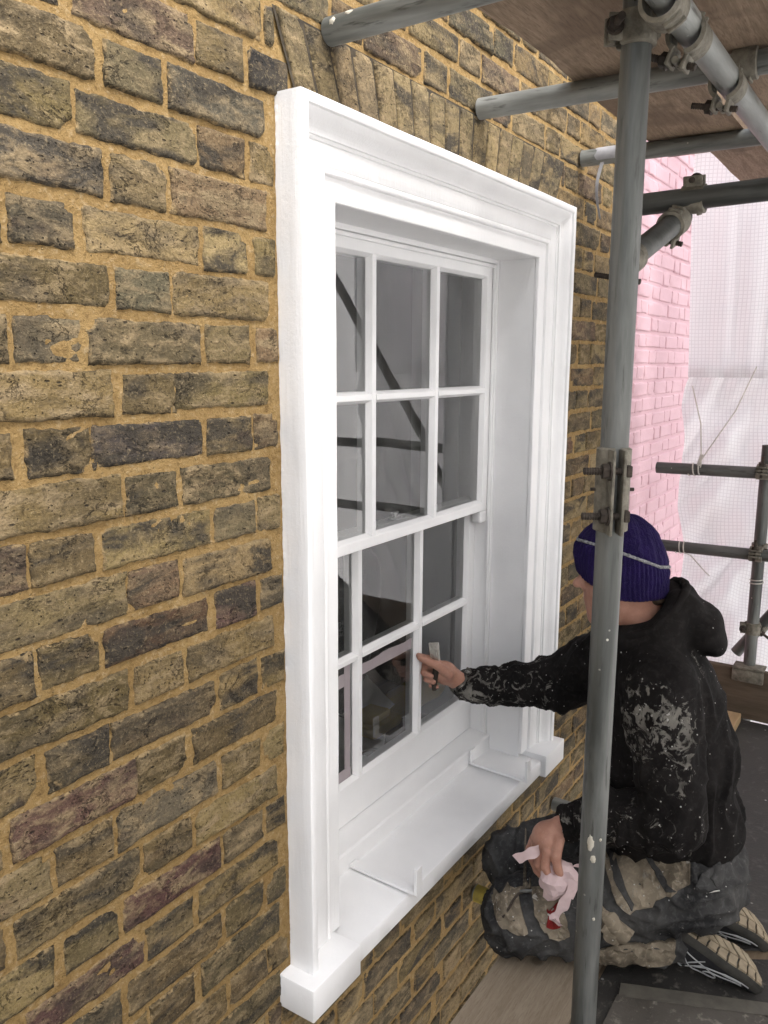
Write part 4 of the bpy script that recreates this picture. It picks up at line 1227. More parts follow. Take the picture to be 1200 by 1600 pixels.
def vnormals(V, Q):
    n = np.cross(V[Q[:, 2]]-V[Q[:, 0]], V[Q[:, 3]]-V[Q[:, 1]])
    N = np.zeros_like(V)
    for k in range(4): np.add.at(N, Q[:, k], n)
    return N/(np.linalg.norm(N, axis=1, keepdims=True)+1e-12)
def relax(V, Q, it=2, f=.5):
    for _ in range(it):
        A = np.zeros_like(V); c = np.zeros(len(V))
        for k in range(4):
            a, b = Q[:, k], Q[:, (k+1) % 4]
            np.add.at(A, a, V[b]); np.add.at(c, a, 1); np.add.at(A, b, V[a]); np.add.at(c, b, 1)
        V = V*(1-f) + f*A/c[:, None]
    return V
def np_obj(name, V, Q, mat, parent, attrs=None):
    W = l2w_arr(V)
    me = bpy.data.meshes.new(name)
    me.from_pydata(W.tolist(), [], Q.tolist())
    me.materials.append(mat); me.polygons.foreach_set("use_smooth", [True]*len(me.polygons))
    for k, v in (attrs or {}).items():
        a = me.attributes.new(k, 'FLOAT', 'POINT'); a.data.foreach_set("value", np.asarray(v, float))
    me.update()
    return link(bpy.data.objects.new(name, me), parent)
cone = lambda p0, p1, r0, r1: (lambda P: sd_cone(P, p0, p1, r0, r1))
ell = lambda c, r, rot=0.0: (lambda P: sd_ell(P, c, r, rot))

man = empty("person", PR, "kneeling man in purple knitted hat and paint-spattered black hooded jacket reaching to the window", "person")

# ---- materials
def m_skin():
    t = NT("skin")
    n1 = t.noise(28, 4, .6); n2 = t.noise(150, 3, .6)
    c = t.ramp(n1, [(.3, (.33, .165, .115)), (.7, (.45, .245, .18))])
    c = t.mix(t.ramp(n2, [(.6, 0.0), (.8, .35)]), c, (.55, .40, .34))
    t.p.inputs["Subsurface Weight"].default_value = .12; t.p.inputs["Subsurface Radius"].default_value = (.008, .003, .0015)
    t.p.inputs["Subsurface Scale"].default_value = .6
    return t.set(c, .55, t.bump(t.math('ADD', n1, n2), .35, .002), spec=.35)
M['skin'] = m_skin()
def m_painted(name, base0, base1, sheen, paint_col=(.50, .49, .46), fine=1.0):
    """cloth with crusts of old white paint; the mesh's paint attribute says how much of it there is"""
    t = NT(name)
    pa = t.attr("paint", "Fac")
    n1 = t.noise(7, 4, .6, .4); n2 = t.noise(31*fine, 6, .66, 1.3); n3 = t.noise(75*fine, 4, .6, .5); w = t.noise(420, 2, .5)
    c = t.ramp(n1, [(.36, base0), (.64, base1)])
    c = t.mix(t.ramp(n3, [(.5, 0.0), (.75, .35)]), c, tuple(min(1, x*2.2+.012) for x in base1))       # dusty rub
    # broad smears and small flecks
    th = t.math('SUBTRACT', .80, t.math('MULTIPLY', pa, .36))
    sm = t.ramp(t.math('SUBTRACT', n2, th), [(0.0, 0.0), (.06, 1.0)])
    th3 = t.math('SUBTRACT', .82, t.math('MULTIPLY', pa, .20))
    fl = t.ramp(t.math('SUBTRACT', n3, th3), [(0.0, 0.0), (.03, 1.0)])
    v = t.math('MULTIPLY', t.ramp(t.voro(48*fine), [(.06, 1.0), (.10, 0.0)]), t.ramp(t.math('ADD', t.noise(9, 1), t.math('MULTIPLY', pa, .25)), [(.56, 0.0), (.62, 1.0)]))
    sm_t = t.math('MULTIPLY', sm, t.ramp(t.noise(16, 4, .6, .5), [(.30, .18), (.62, .9)]))
    mask = t.math('MAXIMUM', t.math('MAXIMUM', sm_t, t.math('MULTIPLY', fl, .9)), t.math('MULTIPLY', v, .95))
    c = t.mix(mask, c, t.mix(t.ramp(n1, [(.35, 0.0), (.7, .8)]), paint_col, tuple(x*.55 for x in paint_col)))
    c = t.mix(t.math('MULTIPLY', t.math('MAXIMUM', v, t.math('MULTIPLY', fl, .6)), .9), c, (.50, .49, .46))
    h = t.math('ADD', t.math('MULTIPLY', w, .25), t.math('MULTIPLY', mask, .9))
    h = t.math('ADD', h, t.math('MULTIPLY', n3, .35))
    r = t.mix(mask, (.9, .9, .9), (.6, .6, .6))
    t.p.inputs["Sheen Weight"].default_value = sheen
    return t.set(c, r, t.bump(h, .6, .003), spec=.12)
M['hoodie'] = m_painted("black_fleece", (.0048, .0042, .004), (.0135, .0118, .0112), .0, (.235, .222, .195))
M['trouser'] = m_painted("charcoal_work_cloth", (.022, .022, .0225), (.068, .067, .065), .0, (.40, .38, .34))
M['khaki'] = m_painted("dirty_khaki_cloth", (.075, .062, .046), (.25, .212, .158), .0, (.40, .385, .345))

# ---- head and hands: skin
def fingers(chains):
    out = []
    for ch in chains:
        for (p, r0), (q, r1) in zip(ch[:-1], ch[1:]): out.append((cone(p, q, r0, r1), .004))
    return out
head = [ell((.175, 0, .985), (.095, .074, .120), -.12), (ell((.208, 0, .915), (.062, .056, .074), -.25), .03), (ell((.234, 0, .868), (.024, .028, .022)), .02),   # skull, jaw, chin
        (cone((.262, 0, .985), (.289, 0, .953), .009, .0120), .010), (ell((.270, .011, .947), (.012, .009, .008)), .005), (ell((.270, -.011, .947), (.012, .009, .008)), .005),  # nose
        (ell((.257, 0, .918), (.014, .024, .006)), .005), (ell((.254, 0, .906), (.013, .021, .0065)), .005),                                             # lips
        (ell((.246, 0, .988), (.022, .055, .012)), .012), (ell((.230, .040, .950), (.022, .020, .020)), .014), (ell((.230, -.040, .950), (.022, .020, .020)), .014),
        (cone((.115, 0, .80), (.150, 0, .93), .060, .056), .03),                                                                                         # neck
        (ell((.160, .076, .985), (.018, .009, .030), -.1), .006), (ell((.160, -.076, .985), (.018, .009, .030), -.1), .006)]                             # ears
eyes_sub = [ell((.264, .032, .972), (.016, .014, .008)), ell((.264, -.032, .972), (.016, .014, .008))]
Vh, Qh = surface_nets(head, (.04, -.11, .76), (.31, .11, 1.13), .0042, .02, eyes_sub, .006)
Vh = relax(Vh, Qh, 1, .4)

# right hand: pinching at the glazing bar, other fingers curled on the scraper
RW = (.592, -.257, .553)
rh = [cone((.50, -.275, .549), RW, .031, .027), (cone(RW, (.640, -.222, .603), .027, .030), .02), (ell((.648, -.214, .606), (.032, .024, .036), -.6), .015)]
rh += fingers([[((.655, -.205, .632), .0125), ((.690, -.187, .655), .0100), ((.716, -.171, .668), .0080)],
               [((.628, -.196, .608), .0145), ((.664, -.176, .642), .0125), ((.692, -.166, .656), .0105), ((.711, -.164, .664), .0085)],
               [((.664, -.214, .622), .0120), ((.702, -.204, .624), .0100), ((.701, -.180, .614), .0092), ((.679, -.174, .607), .0082)],
               [((.662, -.220, .604), .0118), ((.697, -.209, .602), .0098), ((.694, -.186, .592), .0090), ((.673, -.181, .588), .0080)],
               [((.655, -.224, .587), .0105), ((.684, -.214, .581), .0086), ((.681, -.194, .572), .0080), ((.664, -.190, .570), .0072)]])
Vr, Qr = surface_nets(rh, (.46, -.33, .50), (.75, -.13, .72), .0030, .012)
Vr = relax(Vr, Qr, 1, .4)
# left hand hanging over the wad of tape on his thigh
LW = (.285, .178, .405)
lh = [cone((.19, .205, .430), LW, .032, .027), (cone(LW, (.345, .176, .352), .027, .031), .02), (ell((.338, .176, .356), (.036, .042, .030), .9), .016)]
lh += fingers([[((.338, .212, .340), .0125), ((.342, .218, .302), .0108), ((.326, .216, .272), .0095), ((.312, .213, .254), .0080)],
               [((.352, .192, .334), .0128), ((.358, .197, .292), .0110), ((.342, .197, .260), .0096), ((.328, .196, .242), .0082)],
               [((.364, .172, .332), .0122), ((.373, .174, .292), .0104), ((.360, .175, .262), .0092), ((.347, .175, .246), .0080)],
               [((.370, .150, .336), .0108), ((.381, .150, .302), .0092), ((.371, .151, .276), .0084), ((.359, .152, .262), .0074)],
               [((.312, .205, .372), .0145), ((.318, .222, .335), .0125), ((.312, .226, .305), .0105), ((.304, .224, .286), .0085)]])
Vl, Ql = surface_nets(lh, (.15, .10, .21), (.42, .26, .47), .0030, .012)
Vl = relax(Vl, Ql, 1, .4)
# the sleeves hide the forearms, so one body mesh: head, neck, torso core, arms and both hands
core = [cone((.06, 0, .30), (.10, 0, .72), .12, .12), (cone((.10, .12, .76), (.10, -.12, .76), .06, .06), .05), (cone((.11, 0, .72), (.115, 0, .84), .08, .062), .04),
        (cone((.10, .15, .76), (.055, .235, .47), .045, .04), .03), (cone((.055, .235, .47), (.20, .20, .428), .04, .033), .02),
        (cone((.11, -.15, .76), (.31, -.285, .565), .045, .04), .03), (cone((.31, -.285, .565), (.51, -.275, .55), .04, .032), .02)]
Vc, Qc = surface_nets(core, (-.12, -.37, .14), (.60, .33, .93), .010, .03)
Vb = np.concatenate([Vh, Vr, Vl, Vc]); Qb = np.concatenate([Qh, Qr+len(Vh), Ql+len(Vh)+len(Vr), Qc+len(Vh)+len(Vr)+len(Vl)])
np_obj("body", Vb, Qb, M['skin'], man)

# ---- hooded jacket
def wrinkle(V, N, amp, fx, seed, direction=None):
    out = np.empty(len(V))
    for i, (x, y, z) in enumerate(V):
        out[i] = noise.noise(Vector((x*fx[0]+seed, y*fx[1], z*fx[2])))
    return V - N*(amp*np.maximum(0, 1-np.abs(out)*4.5) - amp*.25)[:, None]
jac = [cone((.035, 0, .36), (.050, 0, .52), .150, .152), (ell((.050, 0, .36), (.185, .185, .120)), .05), (ell((.062, 0, .53), (.165, .170, .16)), .06), (ell((.080, 0, .68), (.150, .175, .15)), .06),
       (cone((.105, .130, .775), (.105, -.130, .770), .085, .085), .06), (ell((.000, 0, .365), (.120, .165, .085)), .05), (ell((-.042, 0, .33), (.080, .14, .055)), .04),
       # left arm
       (cone((.100, .178, .765), (.066, .250, .475), .086, .072), .014), (cone((.066, .250, .472), (.215, .205, .440), .072, .058), .012), (cone((.215, .205, .440), (.272, .182, .412), .056, .046), .02),
       # right arm
       (cone((.115, -.165, .765), (.310, -.285, .570), .090, .078), .035), (cone((.310, -.285, .570), (.520, -.275, .556), .076, .052), .03), (cone((.520, -.275, .556), (.585, -.259, .553), .050, .043), .02),
       # collar and hood
       (cone((.185, .060, .815), (.195, -.060, .815), .045, .045), .03), (cone((.190, .070, .825), (.085, .100, .862), .040, .042), .02), (cone((.085, .100, .862), (.035, .060, .915), .040, .036), .02),
       (cone((.035, .060, .915), (.030, -.060, .915), .034, .034), .02), (cone((.085, -.100, .862), (.030, -.060, .915), .040, .034), .02), (cone((.185, -.070, .825), (.085, -.100, .862), .040, .042), .02),
       (cone((.052, .055, .928), (.052, -.055, .928), .030, .030), .015), (cone((.075, .090, .895), (.052, .055, .928), .036, .030), .015), (ell((-.002, 0, .866), (.062, .120, .052), -.55), .025), (ell((-.035, 0, .835), (.036, .110, .034), -.3), .02)]
jsub = [cone((.150, 0, .93), (.150, 0, 1.05), .062, .09), cone((.125, 0, .84), (.150, 0, .95), .050, .066)]
Vj, Qj = surface_nets(jac, (-.22, -.42, .20), (.66, .38, .99), .0062, .03, jsub, .012)
Vj = relax(Vj, Qj, 2, .5)
Nj = vnormals(Vj, Qj)
# creases: rings round the sleeves, long folds down the back
def seg_t(V, p0, p1):
    p0, p1 = np.array(p0), np.array(p1); d = p1-p0; t = ((V-p0)@d)/(d@d); r = np.linalg.norm(V-p0-np.clip(t, 0, 1)[:, None]*d, axis=1); return t, r
disp = np.zeros(len(Vj))
rough = np.array([noise.noise(Vector((x*9, y*9, z*9))) for x, y, z in Vj]); rough2 = np.array([noise.noise(Vector((x*22+5, y*22, z*22))) for x, y, z in Vj])
for p0, p1, L, rad, amp in (((.095, .175, .768), (.066, .250, .475), .31, .12, .0045), ((.066, .250, .472), (.272, .182, .412), .24, .10, .0065), ((.115, -.165, .765), (.31, -.285, .57), .30, .12, .0046), ((.31, -.285, .57), (.585, -.259, .553), .28, .10, .0046)):
    t, r = seg_t(Vj, p0, p1); w = np.clip(1-(r-.05)/.06, 0, 1)*((t > -.1) & (t < 1.1))
    ax_ = np.array(p1)-np.array(p0); ax_ = ax_/np.linalg.norm(ax_); off_ = (Vj-np.array(p0)) - ((Vj-np.array(p0))@ax_)[:, None]*ax_
    ridge = np.array([noise.noise(Vector((tt*L*20 + rr*1.8, o_[0]*9+o_[1]*5, o_[2]*9+seed_))) if ww > 0 else 0 for tt, rr, o_, ww, seed_ in zip(t, rough, off_, w, np.full(len(t), L*50+rad))])
    disp += w*amp*1.9*(np.maximum(0, 1-np.abs(ridge)*2.6)**1.5 - .35)
tor = np.clip((.80-Vj[:, 2])/.1, 0, 1)*np.clip((Vj[:, 2]-.24)/.05, 0, 1)
fold = np.array([noise.noise(Vector((x*16 + z*5, y*16, z*4.5))) for x, y, z in Vj])
disp += tor*(.012*np.maximum(0, 1-np.abs(fold)*3.6) - .003) + rough2*.0022
Vj2 = Vj + Nj*disp[:, None]
pa = np.full(len(Vj), .36)
t, r = seg_t(Vj, (.095, .175, .768), (.066, .250, .475)); pa = np.maximum(pa, np.clip(1-(r-.10)/.03, 0, 1)*np.clip(1.25-np.abs(t-.35)*1.3, 0, 1)*.80*np.clip((Vj[:, 0]+.03)/.09, .45, 1)*np.clip(.9+rough*.9, .4, 1.1))
t, r = seg_t(Vj, (.066, .250, .472), (.272, .182, .412)); pa = np.maximum(pa, np.clip(1-(r-.08)/.03, 0, 1)*.62)
t, r = seg_t(Vj, (.31, -.285, .57), (.585, -.259, .553)); pa = np.maximum(pa, np.clip(1-(r-.08)/.03, 0, 1)*(.62 + .30*np.clip((t-.5)*2, 0, 1)))
pa = np.maximum(pa, np.clip(1-np.linalg.norm(Vj-np.array((.02, .10, .78)), axis=1)/.10, 0, 1)*.9)
pa = np.where(Vj[:, 2] > .845, .06, pa)
np_obj("hooded_jacket", Vj2, Qj, M['hoodie'], man, {"paint": pa})
JAC_BVH = BVHTree.FromPolygons([tuple(v) for v in l2w_arr(Vj2)], [tuple(q) for q in Qj.tolist()])

# ---- trousers
trs = [ell((-.005, 0, .255), (.150, .185, .125)), (cone((-.005, .095, .235), (.405, .135, .108), .120, .088), .05), (cone((-.005, -.095, .235), (.420, -.120, .095), .120, .086), .05),
       (cone((.410, .135, .092), (.055, .112, .070), .084, .056), .025), (cone((.420, -.120, .085), (.040, -.075, .068), .082, .056), .025), (cone((.055, .112, .070), (.022, .112, .074), .054, .050), .02), (cone((.04, -.075, .068), (.0, -.072, .07), .054, .048), .02),
       (ell((-.060, .07, .205), (.085, .09, .075)), .04), (ell((-.060, -.07, .205), (.085, .09, .075)), .04)]
Vt, Qt = surface_nets(trs, (-.20, -.25, -.02), (.54, .26, .42), .0062, .03)
Vt[:, 2] = np.maximum(Vt[:, 2], .003)
Vt = relax(Vt, Qt, 2, .5)
Nt = vnormals(Vt, Qt)
f1 = np.array([noise.noise(Vector((x*17 + z*8, y*9, z*20 - x*7))) for x, y, z in Vt]); f2 = np.array([noise.noise(Vector((x*30, y*30, z*30+3))) for x, y, z in Vt])
Vt2 = Vt + Nt*((.012*np.maximum(0, 1-np.abs(f1)*3.8) - .003) + f2*.0022)[:, None]
Vt2[:, 2] = np.maximum(Vt2[:, 2], .002)
pt = np.full(len(Vt), .28)
pt = np.maximum(pt, .42*np.clip(1-np.abs(Vt[:, 0]-.30)/.2, 0, 1))
trousers = np_obj("trousers", Vt2, Qt, M['trouser'], man, {"paint": pt})
TW = l2w_arr(Vt2)
TR_BVH = BVHTree.FromPolygons([tuple(v) for v in TW], [tuple(q) for q in Qt.tolist()])

def patch(name, poly, mat, parent, bvh=TR_BVH, off=.0035, th=.003, paint=.3, nrm=(0.0, 1.0, 0.0), z_bias=None, sub=None):
    """sewn-on piece: outline in (a, z) on his left side, laid on the cloth beneath"""
    bm = bmesh.new()
    N = len(poly); pts = []
    for i in range(N):
        (a0, z0), (a1, z1) = poly[i], poly[(i+1) % N]
        m = max(1, int(math.hypot(a1-a0, z1-z0)/.008))
        for k in range(m): pts.append((a0+(a1-a0)*k/m, z0+(z1-z0)*k/m))
    a_lo, a_hi = min(p[0] for p in pts), max(p[0] for p in pts); z_lo, z_hi = min(p[1] for p in pts), max(p[1] for p in pts)
    def inside(x, y):
        c = False; j = len(pts)-1
        for i in range(len(pts)):
            if (pts[i][1] > y) != (pts[j][1] > y) and x < (pts[j][0]-pts[i][0])*(y-pts[i][1])/(pts[j][1]-pts[i][1])+pts[i][0]: c = not c
            j = i
        return c
    from mathutils.geometry import delaunay_2d_cdt
    vs = [Vector(p) for p in pts]; edges = [(i, (i+1) % len(pts)) for i in range(len(pts))]
    a = a_lo + .004
    while a < a_hi:
        z = z_lo + .004
        while z < z_hi:
            if inside(a, z) and min(math.hypot(a-p[0], z-p[1]) for p in pts) > .004: vs.append(Vector((a + random.uniform(-.001, .001), z + random.uniform(-.001, .001))))
            z += .008
        a += .008
    rv, re, rf, *_ = delaunay_2d_cdt(vs, edges, [], 1, 1e-6)
    d = (PEF*nrm[0] + PEL*nrm[1] + Vector((0, 0, nrm[2]))).normalized()
    top = []; ok = []
    for p in rv:
        w = L2W(p.x, 0, p.y) + d*.5 - (d - PEL*d.dot(PEL))*.0
        w = L2W(p.x, 0, p.y) + PEL*.6
        h, n, i_, dist = bvh.ray_cast(w, -PEL)
        if h is None: top.append(None); ok.append(False); continue
        n = n.normalized()
        if n.dot(PEL) < 0: n = -n
        top.append((h + n*(off+th), h + n*(off*.2))); ok.append(True)
    vv = []; mp = {}
    for i, t_ in enumerate(top):
        if ok[i]: mp[i] = len(vv); vv.append(t_[0])
    nb = len(vv)
    for i, t_ in enumerate(top):
        if ok[i]: vv.append(t_[1])
    ff = [[mp[i] for i in f] for f in rf if all(ok[i] for i in f)]
    ec = {}
    for f in ff:
        for k in range(len(f)):
            e = (f[k], f[(k+1) % len(f)]); ec[e] = 1
    side = [(e[0], e[1], e[1]+nb, e[0]+nb) for e in ec if (e[1], e[0]) not in ec]
    fs = ff + side
    me = bpy.data.meshes.new(name); me.from_pydata([tuple(v) for v in vv], [], [tuple(f) for f in fs]); me.materials.append(mat)
    bm.from_mesh(me); bmesh.ops.recalc_face_normals(bm, faces=bm.faces); bm.to_mesh(me); bm.free()
    me.polygons.foreach_set("use_smooth", [True]*len(me.polygons))
    try: me.set_sharp_from_angle(angle=R(45))
    except Exception: pass
    at = me.attributes.new("paint", 'FLOAT', 'POINT'); at.data.foreach_set("value", [paint]*len(me.vertices)); me.update()
    return link(bpy.data.objects.new(name, me), parent)
# ---- sewn panels, pockets, zip and badge on the trousers
patch("hip_panel", [(.200, .361), (.165, .362), (.117, .349), (.005, .345), (.006, .293), (.061, .256), (.141, .208), (.171, .229), (.198, .281)], M['khaki'], trousers, paint=.5)
patch("panel_stripe", [(.133, .350), (.117, .351), (.043, .273), (.060, .266)], M['trouser'], trousers, off=.007, paint=.3)
patch("panel_stripe", [(.196, .300), (.184, .312), (.128, .228), (.140, .214)], M['trouser'], trousers, off=.007, paint=.3)
patch("pocket_flap", [(.205, .218), (.125, .158), (.168, .112), (.203, .165)], M['khaki'], trousers, off=.009, th=.004, paint=.42)
patch("cuff_panel", [(.205, .078), (.150, .101), (.075, .104), (.027, .128), (.021, .072), (.033, .046), (.116, .026), (.203, .040)], M['khaki'], trousers, paint=.4)
patch("rear_pocket", [(-.010, .311), (-.066, .330), (-.061, .282), (-.007, .288)], M['trouser'], trousers, off=.006, th=.003, paint=.35)
patch("knee_panel", [(.470, .190), (.440, .207), (.410, .218), (.375, .228), (.372, .205), (.403, .190), (.376, .126), (.400, .114), (.438, .125), (.468, .163)], M['khaki'], trousers, paint=.55)
patch("thigh_pocket", [(.368, .205), (.336, .223), (.308, .225), (.281, .149), (.286, .129), (.326, .120), (.347, .146)], M['khaki'], trousers, off=.008, th=.005, paint=.6)
rm = m_simple("red_badge_cloth", (.17, .012, .012), (.25, .02, .018), 60, .8, .4, .001)
badge = patch("badge", [(.337, .183), (.312, .196), (.301, .166), (.325, .155)], rm, trousers, off=.0155, th=.002, paint=.0)
# white mark of the badge: a small round device
wm = m_simple("white_thread", (.45, .43, .40), (.6, .58, .54), 60, .8, .3, .001)
patch("badge_mark", [(.319 + .0048*math.cos(k*.7854), .1745 + .0048*math.sin(k*.7854)) for k in range(8)], wm, trousers, off=.0185, th=.001, paint=0)
def on_cloth(a, z, off=.012, bvh=TR_BVH):
    h, n, i, d = bvh.ray_cast(L2W(a, 0, z) + PEL*.6, -PEL)
    if h is None: return L2W(a, .22, z)
    n = n if n.dot(PEL) > 0 else -n
    return h + n*off
b = MB(); pts = [on_cloth(a, z, .006) for a, z in ((.440, .150), (.428, .166), (.415, .180), (.403, .190), (.385, .196), (.370, .200), (.345, .207), (.325, .212), (.308, .216))]
b.poly_tube(pts, .0032, 6); b.build("zip", M['bolt'], trousers)
b = MB(); p0, p1 = on_cloth(.398, .192, .011), on_cloth(.366, .202, .011); b.poly_tube([p0, p0*.5+p1*.5, p1], [.003, .0045, .0035], 6); b.build("zip_pull", M['galv'], trousers)
b = MB(); pts = [on_cloth(a, z, .007) for a, z in ((-.006, .290), (-.03, .284), (-.058, .280))]; b.poly_tube(pts, .0016, 6); b.build("seam", wm, trousers)

jacket_o = [o for o in man.children if o.name.startswith("hooded_jacket")][0]
b = MB(); rp = []
hp = [(.205, .070, .838), (.165, .108, .858), (.115, .124, .882), (.070, .104, .925), (.045, .070, .955), (.032, .025, .964), (.032, -.025, .964), (.045, -.070, .955), (.070, -.104, .925)]
for i in range(len(hp)-1):
    for k in range(5): rp.append(L2W(*[hp[i][q] + (hp[i+1][q]-hp[i][q])*k/5 for q in range(3)]))
b.poly_tube(rp, [.0105 + .0022*noise.noise(Vector((i*.55, 2, 1))) for i in range(len(rp))], 10)
o = b.build("hood_hem", M['hoodie'], jacket_o, smooth=True)
at = o.data.attributes.new("paint", 'FLOAT', 'POINT'); at.data.foreach_set("value", [.1]*len(o.data.vertices))
# ---- knitted hat
hm = NT("purple_wool")
g_ = hm.attr("rib", "Fac"); n1 = hm.noise(300, 3, .7); n2 = hm.noise(40, 4, .6); n3 = hm.noise(120, 3, .6, 1.5)
c = hm.ramp(n2, [(.3, (.009, .005, .038)), (.7, (.018, .010, .064))])
c = hm.mix(hm.ramp(n3, [(.60, 0.0), (.74, .35)]), c, (.065, .055, .115))
hm.p.inputs["Sheen Weight"].default_value = .08; hm.p.inputs["Sheen Roughness"].default_value = .5; hm.p.inputs["Sheen Tint"].default_value = (.5, .45, .8, 1)
M['wool'] = hm.set(c, .95, hm.bump(hm.math('ADD', n1, n3), .9, .004), spec=.1)
wgm = NT("grey_wool"); n1 = wgm.noise(160, 4, .7, .6)
M['wool_grey'] = wgm.set(wgm.ramp(n1, [(.3, (.10, .10, .11)), (.7, (.42, .42, .43))]), .95, wgm.bump(n1, .9, .004), spec=.1)
def hat_pt(phi, h, extra=0.0):
    r = (1 - h**2.7)**.52 if h < 1 else 0.0
    bul = .945 + .085*math.sin(min(1, h/.45)*math.pi/2)
    ca, sa = math.cos(phi), math.sin(phi)
    ra = (.1135*bul)*r; rb_ = .0935*bul*r
    rim = .938 + .046*max(0.0, ca)**1.5
    z = rim + (1.134-rim)*h
    a = .180 + .016*h*(1-h)*2 + ra*ca; bb = rb_*sa
    # stripe plane, tilted
    zs = 1.006 + .30*max(0.0, a - .10) + .02*abs(sa)
    rib = 0.0
    if z < zs:
        rib = .0030*abs(math.sin(phi*31 + .25*math.sin(z*60)))
    else:
        rib = .0026*abs(math.sin(phi*15.5))*(1-h) + .0022*max(0.0, math.sin(phi*7 + 1.3))
    # slack folds
    rib += .0035*noise.noise(Vector((ca*3, sa*3, z*22))) + .0015*noise.noise(Vector((ca*14, sa*14, z*70)))
    pinch = .004*math.exp(-((z-zs)/.006)**2)
    q = rib - pinch + extra
    return L2W(a + q*ca, bb + q*sa, z + q*.5*h), zs - z
NP, NH = 320, 64
V = []; F = []
for j in range(NH+1):
    h = (j/NH)**.85*.9995
    for i in range(NP): V.append(hat_pt(2*math.pi*i/NP, h)[0])
rim_n = len(V)
for i in range(NP):
    p = hat_pt(2*math.pi*i/NP, 0)[0]; c0 = L2W(.18, 0, .938); V.append(p + (Vector((c0.x, c0.y, p.z))-p).normalized()*.010 + Vector((0, 0, .004)))
F = [(j*NP+i, j*NP+(i+1) % NP, (j+1)*NP+(i+1) % NP, (j+1)*NP+i) for j in range(NH) for i in range(NP)]
F += [(rim_n+i, rim_n+(i+1) % NP, (i+1) % NP, i) for i in range(NP)] + [tuple(NH*NP+i for i in range(NP))]
hat = mesh("knitted_hat", V, F, M['wool'], man, smooth=True)
b = MB(); pts = []
for i in range(121):
    phi = 2*math.pi*i/120
    lo_, hi_ = 0.0, .95
    for _ in range(22):
        mid = (lo_+hi_)/2
        if hat_pt(phi, mid)[1] > 0: lo_ = mid
        else: hi_ = mid
    pts.append(hat_pt(phi, lo_, .0022 + .0015*noise.noise(Vector((i*.9, 3, 1))))[0])
b.poly_tube(pts, [.0038 + .0014*noise.noise(Vector((i*1.3, 0, 0))) for i in range(121)], 8)
b.build("grey_stripe", M['wool_grey'], hat, smooth=True)
# loose fibres standing off the wool
b = MB()
for _ in range(900):
    phi = random.uniform(0, 2*math.pi); h = random.random()**1.2*.96
    p = hat_pt(phi, h)[0]; d = (p - L2W(.18, 0, 1.0)).normalized()
    d2 = Vector((random.gauss(0, 1), random.gauss(0, 1), random.gauss(0, 1)))
    e = p + d*random.uniform(.002, .005) + d2*.0022
    s_ = d.cross(d2).normalized()*.00022
    b.add([p - s_, p + s_, e + s_*.5, e - s_*.5], [(0, 1, 2, 3)])
o = b.build("wool_fibres", M['wool'], hat, fix=False); o["kind"] = "stuff"
# short hair at the nape, brows and an eye
hr = m_simple("brown_hair", (.035, .022, .014), (.06, .04, .026), 80, .7, .5, .002)
Vn, Qn = surface_nets([ell((.105, 0, .935), (.030, .060, .022), .3)], (.06, -.08, .90), (.16, .08, .97), .004, .01)
np_obj("hair", Vn, Qn, hr, man)
ew = m_simple("eye_white", (.55, .52, .48), (.6, .57, .53), 30, .3, .05, .001)
for s in (-1, 1):
    bm = bmesh.new(); bmesh.ops.create_uvsphere(bm, u_segments=14, v_segments=10, radius=.0115)
    MB().bm(bm, Matrix.Translation(L2W(.2485, .031*s, .970))).build("eye", ew, man, smooth=True)

